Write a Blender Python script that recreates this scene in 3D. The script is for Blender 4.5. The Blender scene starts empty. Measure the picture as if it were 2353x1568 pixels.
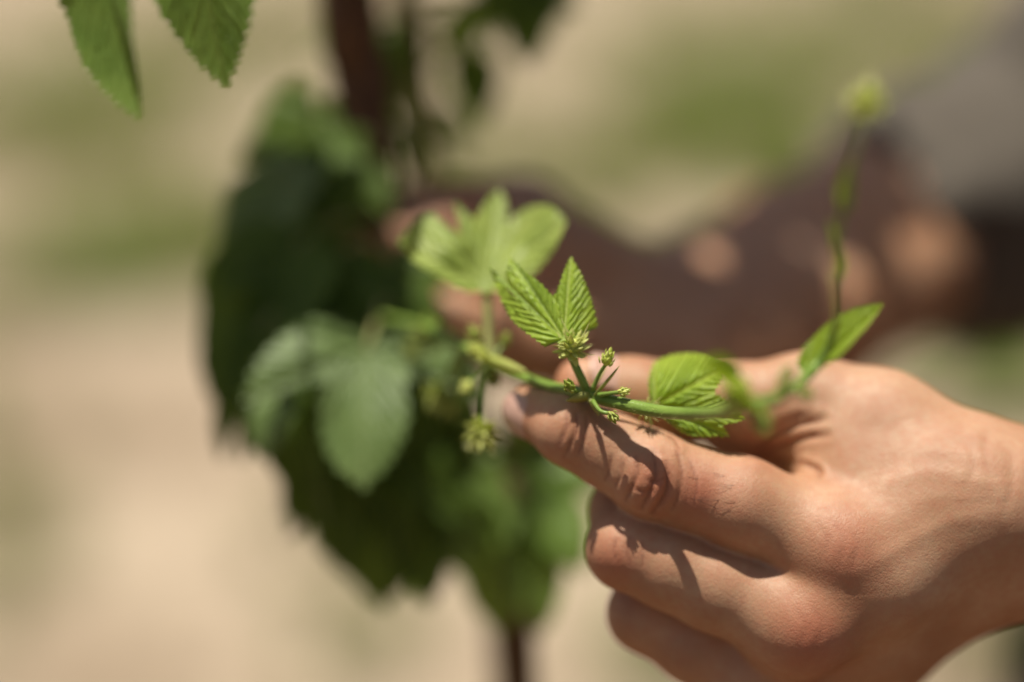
import bpy, math, random
import numpy as np
from mathutils import Vector, Matrix, noise

random.seed(7); rng = np.random.default_rng(7)
R = math.radians
scene = bpy.context.scene

# ------------------------------------------------------------------ camera
PITCH, CAM_H, LENS, D0 = 20.0, 1.40, 85.0, 0.672
cam_data = bpy.data.cameras.new('camera')
cam = bpy.data.objects.new('camera', cam_data)
scene.collection.objects.link(cam)
cam.location = (0, 0, CAM_H)
cam.rotation_euler = (R(90 - PITCH), 0, 0)
cam_data.lens, cam_data.sensor_width = LENS, 36.0
cam_data.clip_start, cam_data.clip_end = 0.02, 500
cam_data.dof.use_dof = True
cam_data.dof.focus_distance = 0.664
cam_data.dof.aperture_fstop = 1.8
scene.camera = cam

# ------------------------------------------------------------------ light
CM = Matrix.Translation((0, 0, CAM_H)) @ Matrix.Rotation(R(90 - PITCH), 4, 'X')
CR = np.array(CM.to_3x3()); CT = np.array(CM.translation)
SUN = np.array([0.15, -0.93, -0.28])            # travel, along the hand's own axes (right, up, towards the lens)
SUN_W = CR @ SUN; SUN_W /= np.linalg.norm(SUN_W)
world = bpy.data.worlds.new('World'); scene.world = world
world.use_nodes = True
nt = world.node_tree
sky = nt.nodes.new('ShaderNodeTexSky'); sky.sky_type = 'NISHITA'; sky.sun_disc = False
sky.sun_elevation = math.asin(-SUN_W[2])
sky.air_density = 0.75; sky.dust_density = 3.0; sky.ozone_density = 0.6
sky.sun_rotation = math.atan2(-SUN_W[0], -SUN_W[1])
nt.links.new(sky.outputs[0], nt.nodes['Background'].inputs[0])
nt.nodes['Background'].inputs[1].default_value = 0.05
sun = bpy.data.lights.new('sun', 'SUN'); sun.energy = 5.0; sun.angle = R(0.55); sun.color = (1, 0.93, 0.82)
sun_o = bpy.data.objects.new('sun', sun); scene.collection.objects.link(sun_o)
sun_o.rotation_euler = Vector(SUN_W).to_track_quat('-Z', 'Y').to_euler()
sun_o.location = (-2, 0, 6)
vs = scene.view_settings
vs.view_transform, vs.look, vs.exposure, vs.gamma = 'Standard', 'None', 0.17, 1.0
scene.cycles.use_denoising = True
scene.cycles.max_bounces = 8
scene.cycles.transmission_bounces = 6

# ------------------------------------------------------------------ coordinates
S = 36.0 / LENS / 2353.0
def K(u, v, dz):            # a spot on the 2353-wide survey sheet plus its depth behind D0 in mm -> (right, up, depth) metres
    d = D0 + dz * 0.001
    return np.array([(u - 1176.5) * S * d, (784 - v) * S * d, d])
def k2w(p):                 # (right, up, depth) -> world
    p = np.atleast_2d(np.asarray(p, float))
    q = p * np.array([1, 1, -1.0])
    return q @ CR.T + CT
def kdir(v):
    q = np.asarray(v, float) * np.array([1, 1, -1.0])
    return CR @ q
def W(u, v, dz): return k2w(K(u, v, dz))[0]
def w2k(p):
    q = (np.atleast_2d(p) - CT) @ CR
    return q * np.array([1, 1, -1.0])
def ground_hit(u, v):
    a = k2w(np.array([(u - 1176.5) * S, (784 - v) * S, 1.0]))[0] - CT
    return CT + a * (-CAM_H / a[2])

# ------------------------------------------------------------------ object helpers
def link(o, parent=None):
    scene.collection.objects.link(o)
    if parent is not None: o.parent = parent
    return o
def mesh_obj(name, verts, faces, mat, parent=None, smooth=True, attrs=None):
    me = bpy.data.meshes.new(name)
    verts = np.asarray(verts, np.float32)
    if isinstance(faces, np.ndarray):
        n, k = faces.shape
        me.vertices.add(len(verts)); me.vertices.foreach_set('co', verts.ravel())
        me.loops.add(n * k); me.loops.foreach_set('vertex_index', faces.astype(np.int32).ravel())
        me.polygons.add(n); me.polygons.foreach_set('loop_start', np.arange(0, n * k, k, dtype=np.int32))
        me.update(calc_edges=True)
    else:
        me.from_pydata([tuple(map(float, v)) for v in verts], [], faces)
    me.validate()
    if smooth: me.polygons.foreach_set('use_smooth', np.ones(len(me.polygons), bool))
    for k_, a in (attrs or {}).items():
        at = me.attributes.new(k_, 'FLOAT', 'POINT'); at.data.foreach_set('value', np.asarray(a, np.float32))
    me.materials.append(mat)
    return link(bpy.data.objects.new(name, me), parent)
def thing(name, label, cat, group=None, loc=(0, 0, 0)):
    o = bpy.data.objects.new(name, None); link(o); o.location = loc; o.empty_display_size = 0.05
    o['label'] = label; o['category'] = cat
    if group: o['group'] = group
    return o
class MB:
    def __init__(s): s.v = []; s.f = []; s.a = []; s.n = 0
    def add(s, v, f, a=None):
        v = np.asarray(v, float)
        s.v.append(v); s.f += [tuple(i + s.n for i in q) for q in f]
        s.a.append(np.zeros(len(v)) if a is None else np.asarray(a, float)); s.n += len(v)
    def build(s, name, mat, parent=None, smooth=True):
        return mesh_obj(name, np.vstack(s.v), s.f, mat, parent, smooth, {'tone': np.concatenate(s.a)})
def catmull(pts, n):
    p = np.asarray(pts, float); p = np.vstack([2 * p[0] - p[1], p, 2 * p[-1] - p[-2]])
    out = []
    for i in range(1, len(p) - 2):
        t = np.linspace(0, 1, n, endpoint=False)[:, None]
        a, b, c, d = p[i - 1], p[i], p[i + 1], p[i + 2]
        out.append(0.5 * (2 * b + (c - a) * t + (2 * a - 5 * b + 4 * c - d) * t ** 2 + (3 * b - a - 3 * c + d) * t ** 3))
    return np.vstack(out + [p[-2][None]])
def tube(mb, pts, radii, sides=8, ridge=0.0, twist=0.0, n=6, tone=0.0, squash=1.0):
    pts = np.asarray(pts, float); radii = np.asarray(radii, float)
    q = catmull(np.hstack([pts, radii[:, None]]), n); c, r = q[:, :3], np.abs(q[:, 3])
    t = np.gradient(c, axis=0); t /= np.linalg.norm(t, axis=1)[:, None] + 1e-12
    ref = np.array([0.31, 0.17, 0.93]); V = []
    nrm = np.cross(t[0], ref); nrm /= np.linalg.norm(nrm)
    th = np.linspace(0, 2 * np.pi, sides, endpoint=False)
    for i in range(len(c)):
        nrm = nrm - t[i] * (nrm @ t[i]); nrm /= np.linalg.norm(nrm); bi = np.cross(t[i], nrm)
        rr = r[i] * (1 + ridge * np.cos(6 * (th + twist * i)))
        V.append(c[i] + rr[:, None] * (np.cos(th)[:, None] * nrm + squash * np.sin(th)[:, None] * bi))
    V = np.vstack(V); F = []
    m = len(c)
    for i in range(m - 1):
        for j in range(sides):
            k = (j + 1) % sides
            F.append((i * sides + j, i * sides + k, (i + 1) * sides + k, (i + 1) * sides + j))
    F.append(tuple(range(sides))[::-1]); F.append(tuple(range((m - 1) * sides, m * sides)))
    mb.add(V, F, np.full(len(V), tone))

# ------------------------------------------------------------------ materials
def new_mat(name):
    m = bpy.data.materials.new(name); m.use_nodes = True
    return m, m.node_tree.nodes, m.node_tree.links, m.node_tree.nodes['Principled BSDF']
def N(nodes, t, **kw):
    n = nodes.new(t)
    for k, v in kw.items():
        if k in n.inputs.keys(): n.inputs[k].default_value = v
        else: setattr(n, k, v)
    return n
def ramp(nodes, stops):
    r = nodes.new('ShaderNodeValToRGB'); e = r.color_ramp.elements
    while len(e) < len(stops): e.new(0.5)
    for i, (p, c) in enumerate(stops): e[i].position = p; e[i].color = (*c, 1) if len(c) == 3 else c
    return r
def mix(nodes, links, a, b, fac, mode='MIX'):
    n = nodes.new('ShaderNodeMix'); n.data_type = 'RGBA'; n.blend_type = mode
    for s, x in ((0, fac), (6, a), (7, b)):
        if hasattr(x, 'links'): links.new(x, n.inputs[s])
        elif s == 0: n.inputs[0].default_value = x
        else: n.inputs[s].default_value = (*x, 1)
    return n.outputs[2]

def skin_mat(name, base, red, pale):
    m, nd, lk, b = new_mat(name)
    geo = N(nd, 'ShaderNodeNewGeometry')
    pos = geo.outputs['Position']
    at = N(nd, 'ShaderNodeAttribute', attribute_name='red')
    cr = N(nd, 'ShaderNodeAttribute', attribute_name='crease')
    n1 = N(nd, 'ShaderNodeTexNoise', Scale=55.0, Detail=4.0); lk.new(pos, n1.inputs['Vector'])
    n2 = N(nd, 'ShaderNodeTexNoise', Scale=420.0, Detail=3.0); lk.new(pos, n2.inputs['Vector'])
    r1 = ramp(nd, [(0.36, base), (0.66, pale)]); lk.new(n1.outputs[0], r1.inputs[0])
    r2 = ramp(nd, [(0.35, (0, 0, 0)), (0.75, (1, 1, 1))]); lk.new(n2.outputs[0], r2.inputs[0])
    mm = N(nd, 'ShaderNodeMath', operation='MULTIPLY'); lk.new(r2.outputs[0], mm.inputs[0]); mm.inputs[1].default_value = 0.30
    c = mix(nd, lk, r1.outputs[0], red, mm.outputs[0])
    c = mix(nd, lk, c, red, at.outputs['Fac'])
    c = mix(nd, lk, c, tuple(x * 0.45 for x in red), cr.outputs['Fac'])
    lk.new(c, b.inputs['Base Color'])
    b.inputs['Subsurface Weight'].default_value = 0.22
    b.inputs['Subsurface Radius'].default_value = (1.0, 0.36, 0.18)
    b.inputs['Subsurface Scale'].default_value = 0.003
    b.inputs['Specular IOR Level'].default_value = 0.55
    rr = N(nd, 'ShaderNodeMapRange'); lk.new(n2.outputs[0], rr.inputs[0]); rr.inputs[3].default_value = 0.42; rr.inputs[4].default_value = 0.66
    lk.new(rr.outputs[0], b.inputs['Roughness'])
    # relief: polygonal skin lines in two sizes, stretched across the finger, plus pores
    mp = N(nd, 'ShaderNodeMapping'); mp.inputs['Scale'].default_value = (1.15, 0.8, 0.8); lk.new(pos, mp.inputs[0])
    nw = N(nd, 'ShaderNodeTexNoise', Scale=260.0, Detail=2.0); lk.new(pos, nw.inputs['Vector'])
    add = N(nd, 'ShaderNodeVectorMath', operation='MULTIPLY_ADD'); lk.new(nw.outputs['Color'], add.inputs[0])
    add.inputs[1].default_value = (0.0012, 0.0012, 0.0012); lk.new(mp.outputs[0], add.inputs[2])
    hs = None
    for sc_, w_ in ((780.0, 0.45), (1700.0, 0.5)):
        vo = N(nd, 'ShaderNodeTexVoronoi', feature='DISTANCE_TO_EDGE', Scale=sc_); lk.new(add.outputs[0], vo.inputs['Vector'])
        mr = N(nd, 'ShaderNodeMapRange'); lk.new(vo.outputs[0], mr.inputs[0]); mr.inputs[2].default_value = 0.22
        mr.inputs[4].default_value = w_
        if hs is None: hs = mr.outputs[0]
        else:
            a2 = N(nd, 'ShaderNodeMath', operation='ADD'); lk.new(hs, a2.inputs[0]); lk.new(mr.outputs[0], a2.inputs[1]); hs = a2.outputs[0]
    nb = N(nd, 'ShaderNodeTexNoise', Scale=900.0, Detail=3.0); lk.new(pos, nb.inputs['Vector'])
    a3 = N(nd, 'ShaderNodeMath', operation='MULTIPLY_ADD'); lk.new(nb.outputs[0], a3.inputs[0]); a3.inputs[1].default_value = 0.9; lk.new(hs, a3.inputs[2])
    bp = N(nd, 'ShaderNodeBump', Strength=0.45, Distance=0.00017); lk.new(a3.outputs[0], bp.inputs['Height'])
    lk.new(bp.outputs[0], b.inputs['Normal'])
    return m
SKIN = skin_mat('skin', (0.43, 0.232, 0.125), (0.45, 0.132, 0.070), (0.54, 0.332, 0.200))

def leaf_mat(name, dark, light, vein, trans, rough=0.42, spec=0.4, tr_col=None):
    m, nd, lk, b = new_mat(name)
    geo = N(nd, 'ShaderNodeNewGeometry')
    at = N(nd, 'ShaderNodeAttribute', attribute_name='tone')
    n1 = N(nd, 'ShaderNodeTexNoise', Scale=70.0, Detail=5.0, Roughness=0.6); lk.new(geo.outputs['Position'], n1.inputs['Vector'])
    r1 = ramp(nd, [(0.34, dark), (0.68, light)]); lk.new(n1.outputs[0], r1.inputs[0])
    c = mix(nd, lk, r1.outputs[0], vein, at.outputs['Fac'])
    lk.new(c, b.inputs['Base Color'])
    b.inputs['Roughness'].default_value = rough; b.inputs['Specular IOR Level'].default_value = spec
    n2 = N(nd, 'ShaderNodeTexVoronoi', Scale=900.0); lk.new(geo.outputs['Position'], n2.inputs['Vector'])
    bp = N(nd, 'ShaderNodeBump', Strength=0.35, Distance=0.0003); lk.new(n2.outputs[0], bp.inputs['Height']); lk.new(bp.outputs[0], b.inputs['Normal'])
    tb = N(nd, 'ShaderNodeBsdfTranslucent')
    hs = N(nd, 'ShaderNodeMix'); hs.data_type = 'RGBA'; hs.blend_type = 'MULTIPLY'; hs.inputs[0].default_value = 1
    lk.new(c, hs.inputs[6]); hs.inputs[7].default_value = (*(tr_col or (1.5, 1.45, 0.5)), 1)
    lk.new(hs.outputs[2], tb.inputs[0])
    ms = N(nd, 'ShaderNodeMixShader'); ms.inputs[0].default_value = trans
    lk.new(b.outputs[0], ms.inputs[1]); lk.new(tb.outputs[0], ms.inputs[2])
    lk.new(ms.outputs[0], nd['Material Output'].inputs[0])
    return m
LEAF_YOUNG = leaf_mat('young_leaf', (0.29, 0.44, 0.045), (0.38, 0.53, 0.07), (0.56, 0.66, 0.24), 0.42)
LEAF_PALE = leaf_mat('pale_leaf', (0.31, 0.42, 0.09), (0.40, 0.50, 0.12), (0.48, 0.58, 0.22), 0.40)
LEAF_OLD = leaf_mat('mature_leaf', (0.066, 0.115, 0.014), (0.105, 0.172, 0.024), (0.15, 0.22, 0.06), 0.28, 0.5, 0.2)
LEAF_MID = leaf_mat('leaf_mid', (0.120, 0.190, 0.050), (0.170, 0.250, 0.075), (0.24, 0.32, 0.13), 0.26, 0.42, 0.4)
LEAF_LIT = leaf_mat('lit_leaf', (0.15, 0.25, 0.045), (0.21, 0.32, 0.065), (0.28, 0.38, 0.13), 0.38)  # leaf green lightened, so sunlit brightness sits in the colour
LEAF_TIP = leaf_mat('shoot_leaf', (0.22, 0.34, 0.02), (0.30, 0.44, 0.03), (0.38, 0.50, 0.08), 0.45)
FLOWER = leaf_mat('flower', (0.60, 0.68, 0.12), (0.72, 0.77, 0.22), (0.86, 0.86, 0.46), 0.25, 0.5, 0.3, (1.15, 1.12, 0.6))
BUD = leaf_mat('bud', (0.33, 0.42, 0.06), (0.48, 0.54, 0.12), (0.62, 0.64, 0.24), 0.25, 0.45, 0.35)
STEM = leaf_mat('green_stem', (0.18, 0.29, 0.045), (0.26, 0.38, 0.07), (0.45, 0.55, 0.22), 0.08, 0.38, 0.5)
STIPULE = leaf_mat('stipule', (0.38, 0.48, 0.13), (0.50, 0.58, 0.20), (0.50, 0.36, 0.16), 0.35)
PETIOLE = leaf_mat('petiole', (0.28, 0.27, 0.09), (0.34, 0.35, 0.13), (0.30, 0.16, 0.08), 0.08)

def plain_mat(name, c1, c2, scale, rough=0.8, bump=0.0, bscale=None):
    m, nd, lk, b = new_mat(name)
    geo = N(nd, 'ShaderNodeNewGeometry')
    n1 = N(nd, 'ShaderNodeTexNoise', Scale=scale, Detail=6.0, Roughness=0.6); lk.new(geo.outputs['Position'], n1.inputs['Vector'])
    r1 = ramp(nd, [(0.35, c1), (0.68, c2)]); lk.new(n1.outputs[0], r1.inputs[0]); lk.new(r1.outputs[0], b.inputs['Base Color'])
    b.inputs['Roughness'].default_value = rough
    if bump:
        n2 = N(nd, 'ShaderNodeTexNoise', Scale=bscale or scale * 3, Detail=5.0); lk.new(geo.outputs['Position'], n2.inputs['Vector'])
        bp = N(nd, 'ShaderNodeBump', Strength=0.8, Distance=bump); lk.new(n2.outputs[0], bp.inputs['Height']); lk.new(bp.outputs[0], b.inputs['Normal'])
    return m
BARK = plain_mat('bark', (0.055, 0.026, 0.012), (0.17, 0.085, 0.036), 90, 0.85, 0.002)
TWIG = plain_mat('twig', (0.15, 0.11, 0.04), (0.26, 0.20, 0.08), 60, 0.8, 0.001)
SHIRT = plain_mat('shirt_cloth', (0.085, 0.072, 0.056), (0.135, 0.117, 0.092), 30, 0.95, 0.0006, 900)
TROUSERS = plain_mat('trouser_cloth', (0.012, 0.012, 0.016), (0.024, 0.023, 0.028), 40, 0.95, 0.0005, 900)
HAIR = plain_mat('hair', (0.018, 0.010, 0.006), (0.040, 0.022, 0.012), 200, 0.5)
SHOE = plain_mat('shoe_leather', (0.05, 0.03, 0.02), (0.08, 0.05, 0.03), 40, 0.6)
m_, nd_, lk_, b_ = new_mat('fingernail')
nn_ = N(nd_, 'ShaderNodeTexNoise', Scale=300.0); gg_ = N(nd_, 'ShaderNodeNewGeometry'); lk_.new(gg_.outputs['Position'], nn_.inputs['Vector'])
rr_ = ramp(nd_, [(0.3, (0.55, 0.33, 0.25)), (0.7, (0.62, 0.40, 0.32))]); lk_.new(nn_.outputs[0], rr_.inputs[0]); lk_.new(rr_.outputs[0], b_.inputs['Base Color'])
b_.inputs['Roughness'].default_value = 0.3
NAIL = m_
GRASS = leaf_mat('grass', (0.10, 0.16, 0.020), (0.19, 0.25, 0.040), (0.34, 0.31, 0.10), 0.25, 0.6, 0.2)
WEED = leaf_mat('weed', (0.10, 0.19, 0.02), (0.16, 0.27, 0.03), (0.20, 0.30, 0.06), 0.28, 0.5, 0.3)
def soil():
    m, nd, lk, b = new_mat('sandy_soil')
    geo = N(nd, 'ShaderNodeNewGeometry')
    n1 = N(nd, 'ShaderNodeTexNoise', Scale=1.3, Detail=8.0, Roughness=0.6); lk.new(geo.outputs['Position'], n1.inputs['Vector'])
    r1 = ramp(nd, [(0.40, (0.285, 0.214, 0.140)), (0.50, (0.395, 0.310, 0.215)), (0.60, (0.52, 0.42, 0.305))]); lk.new(n1.outputs[0], r1.inputs[0])
    n2 = N(nd, 'ShaderNodeTexNoise', Scale=60.0, Detail=6.0); lk.new(geo.outputs['Position'], n2.inputs['Vector'])
    r2 = ramp(nd, [(0.3, (0.75, 0.75, 0.75)), (0.7, (1.1, 1.1, 1.1))]); lk.new(n2.outputs[0], r2.inputs[0])
    lk.new(mix(nd, lk, r1.outputs[0], r2.outputs[0], 1.0, 'MULTIPLY'), b.inputs['Base Color'])
    b.inputs['Roughness'].default_value = 0.95
    bp = N(nd, 'ShaderNodeBump', Strength=0.8, Distance=0.01); lk.new(n2.outputs[0], bp.inputs['Height']); lk.new(bp.outputs[0], b.inputs['Normal'])
    return m
SOIL = soil()
BOUNCE_BROWN = plain_mat('bounce_sheet_brown', (0.100, 0.056, 0.028), (0.155, 0.090, 0.048), 14, 0.95, 0.01, 80)  # brown of the added sheet, chosen for the warm bounce it sends up

# ------------------------------------------------------------------ the ground
def build_ground():
    n = 160; t = np.linspace(-1, 1, n)
    ax = np.sinh(t * 4.6) / np.sinh(4.6) * 120
    X, Y = np.meshgrid(ax, ax + 3.5, indexing='ij')
    Z = np.array([[0.045 * noise.noise((x * 0.9, y * 0.9, 0)) + 0.02 * noise.noise((x * 3.1, y * 3.1, 4)) if abs(x) < 14 and abs(y) < 18 else 0.0
                   for x, y in zip(rx, ry)] for rx, ry in zip(X, Y)])
    idx = np.arange(n * n).reshape(n, n)
    F = np.stack([idx[:-1, :-1], idx[1:, :-1], idx[1:, 1:], idx[:-1, 1:]], -1).reshape(-1, 4)
    o = mesh_obj('ground', np.stack([X, Y, Z], -1).reshape(-1, 3), F, SOIL); o['kind'] = 'structure'
    o['label'] = 'pale sandy soil of the field'
    # clods lying on it
    mb = MB()
    base = np.array([(1, 0, 0), (-1, 0, 0), (0, 1, 0), (0, -1, 0), (0, 0, 1), (0, 0, -0.6), (.7, .7, .5), (-.7, .7, .5), (-.7, -.7, .5), (.7, -.7, .5)], float)
    fc = [(0, 6, 4), (6, 2, 4), (2, 7, 4), (7, 1, 4), (1, 8, 4), (8, 3, 4), (3, 9, 4), (9, 0, 4), (0, 5, 6), (6, 5, 2), (2, 5, 7), (7, 5, 1), (1, 5, 8), (8, 5, 3), (3, 5, 9), (9, 5, 0)]
    for i in range(1500):
        y = rng.uniform(1.6, 8); x = rng.uniform(-1.3, 1.3) * (0.5 + y * 0.3); r = rng.uniform(0.006, 0.022)
        v = base * r * rng.uniform(0.6, 1.25, (10, 1)) * [1, 1, 0.7]
        a = rng.uniform(0, 6.28); c, s_ = math.cos(a), math.sin(a)
        v = v @ np.array([[c, s_, 0], [-s_, c, 0], [0, 0, 1]])
        z = 0.045 * noise.noise((x * 0.9, y * 0.9, 0)) + 0.02 * noise.noise((x * 3.1, y * 3.1, 4))
        mb.add(v + [x, y, z + r * 0.15], fc)
    o = mb.build('soil_clods', SOIL, None, False); o['kind'] = 'stuff'; o['label'] = 'loose clods of sandy soil scattered over the ground'; o['category'] = 'soil'
build_ground()
def gz(x, y): return 0.045 * noise.noise((x * 0.9, y * 0.9, 0)) + 0.02 * noise.noise((x * 3.1, y * 3.1, 4))

def build_grass():
    # (u, v, half-width px, half-height px, blades)
    patches = [(260, 655, 330, 55, 900), (60, 700, 150, 40, 250), (300, 560, 120, 50, 160), (150, 225, 260, 45, 420), (640, 130, 120, 60, 160),
               (430, 640, 120, 40, 160), (1600, 200, 150, 60, 460), (1450, 290, 120, 35, 160), (1280, 380, 170, 40, 260), (2080, 60, 260, 60, 650),
               (1900, 150, 200, 40, 200), (60, 1270, 110, 60, 110), (1000, 300, 150, 80, 240), (2300, 700, 120, 120, 260), (2330, 860, 70, 110, 420),
               (2260, 1540, 90, 30, 90), (1500, 1545, 120, 25, 110), (880, 1480, 90, 60, 80), (1680, 330, 90, 60, 150), (700, 100, 60, 40, 70), (1176, 60, 1300, 90, 400), (60, 300, 300, 60, 420), (420, 150, 260, 60, 300), (1850, 330, 200, 60, 260), (1500, 420, 900, 120, 250), (300, 420, 400, 160, 160)]
    pr_ = np.random.default_rng(77)
    for _ in range(46): patches.append((pr_.uniform(-100, 2450), pr_.uniform(-60, 620), pr_.uniform(25, 90), pr_.uniform(12, 30), int(pr_.uniform(20, 70))))
    for _ in range(14): patches.append((pr_.uniform(-100, 900), pr_.uniform(620, 1560), pr_.uniform(25, 60), pr_.uniform(12, 26), int(pr_.uniform(8, 26))))
    mb = MB()
    for u, v, hu, hv, nb in patches:
        for i in range(int(nb * 2.4)):
            a, b = rng.normal(0, 0.5, 2)
            p = ground_hit(u + a * hu, v + b * hv)
            h = rng.uniform(0.03, 0.10); w = rng.uniform(0.002, 0.005); az = rng.uniform(0, 6.28)
            d = np.array([math.cos(az), math.sin(az), 0]); sd = np.array([-d[1], d[0], 0]); ln = rng.uniform(0.2, 0.9) * h
            z = gz(p[0], p[1]) - 0.004; o = np.array([p[0], p[1], z])
            V = []
            for t in (0, 0.35, 0.7):
                c = o + d * ln * t * t + np.array([0, 0, h * (t - 0.15 * t * t)])
                V += [c - sd * w * (1 - 0.5 * t), c + sd * w * (1 - 0.5 * t)]
            V.append(o + d * ln + np.array([0, 0, h * 0.85]))
            mb.add(V, [(0, 1, 3, 2), (2, 3, 5, 4), (4, 5, 6)], np.full(7, rng.uniform(0, 0.6) ** 2))
    o = mb.build('grass', GRASS, None, False); o['kind'] = 'stuff'; o['label'] = 'short tufts of grass growing in patches on the sandy soil'; o['category'] = 'grass'
build_grass()
def build_bounce_sheet():  # unseen dark sheet with grass, added to cut light bounced onto the hand
    nx, ny = 60, 34
    X, Y = np.meshgrid(np.linspace(-9, 9, nx), np.linspace(-4.5, 2.15, ny), indexing='ij')
    Yw = Y + np.where(Y > 1.5, 0.12 * np.sin(X * 2.3) + 0.08 * np.sin(X * 5.1 + 1), 0)
    Z = np.array([[gz(x, y) + 0.012 for x, y in zip(a, b)] for a, b in zip(X, Yw)])
    idx = np.arange(nx * ny).reshape(nx, ny)
    F = np.stack([idx[:-1, :-1], idx[1:, :-1], idx[1:, 1:], idx[:-1, 1:]], -1).reshape(-1, 4)
    o = mesh_obj('bounce_sheet', np.stack([X, Yw, Z], -1).reshape(-1, 3), F, BOUNCE_BROWN); o['kind'] = 'structure'; o['label'] = 'unseen dark brown sheet added to cut bounce light from the sand'
    mb = MB()
    for i in range(900):
        x, y = rng.uniform(-2.2, 2.2), rng.uniform(-0.6, 2.2); h = rng.uniform(0.03, 0.11); w = rng.uniform(0.002, 0.005); az = rng.uniform(0, 6.28)
        d = np.array([math.cos(az), math.sin(az), 0]); sd = np.array([-d[1], d[0], 0]); ln = rng.uniform(0.2, 0.9) * h
        b0 = np.array([x, y, gz(x, y) + 0.008]); c1 = b0 + d * ln * 0.25 + [0, 0, h * 0.5]
        mb.add([b0 - sd * w, b0 + sd * w, c1 + sd * w * 0.7, c1 - sd * w * 0.7, b0 + d * ln + [0, 0, h * 0.85]], [(0, 1, 2, 3), (3, 2, 4)], np.full(5, rng.uniform(0, 0.4) ** 2))
    o = mb.build('sheet_grass', GRASS, None, False); o['kind'] = 'stuff'; o['label'] = 'sparse short grass added on the unseen dark sheet'; o['category'] = 'grass'
build_bounce_sheet()

# ------------------------------------------------------------------ leaves
LOBED = [(0, -0.02), (0.10, -0.16), (0.30, -0.22), (0.50, -0.10), (0.60, 0.10), (0.66, 0.30), (0.70, 0.55), (0.52, 0.47), (0.36, 0.38), (0.39, 0.52), (0.33, 0.70), (0.17, 0.90)]
DEEP = [(0, -0.02), (0.12, -0.14), (0.34, -0.20), (0.52, -0.12), (0.66, 0.06), (0.74, 0.22), (0.80, 0.42), (0.55, 0.33), (0.24, 0.24), (0.29, 0.42), (0.30, 0.60), (0.18, 0.86)]
OVATE = [(0, -0.01), (0.12, -0.07), (0.28, -0.04), (0.38, 0.12), (0.40, 0.30), (0.34, 0.52), (0.20, 0.80)]
def sym(half): return [(x, y) for x, y in half] + [(0.0, 1.0)] + [(-x, y) for x, y in half[:0:-1]]
TIPS = {'lobed': [(0, 1), (0.70, 0.55), (-0.70, 0.55), (0.5, -0.1), (-0.5, -0.1)], 'deep': [(0, 1), (0.80, 0.42), (-0.80, 0.42), (0.5, -0.1), (-0.5, -0.1)], 'ovate': [(0, 1)]}
SHAPES = {'lobed': sym(LOBED), 'deep': sym(DEEP), 'ovate': sym(OVATE)}
def chaikin(p, it, keep):
    p = [np.array(q, float) for q in p]; k = [any(np.hypot(*(q - np.array(t))) < 1e-6 for t in keep) for q in p]
    for _ in range(it):
        o, ok = [], []
        for i in range(len(p)):
            a, b = p[i], p[(i + 1) % len(p)]; ka, kb = k[i], k[(i + 1) % len(p)]
            if ka: o.append(a); ok.append(True)
            else: pass
            o.append(a * 0.75 + b * 0.25); ok.append(False); o.append(a * 0.25 + b * 0.75); ok.append(False)
        p, k = o, ok
    return np.array(p)
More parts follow.
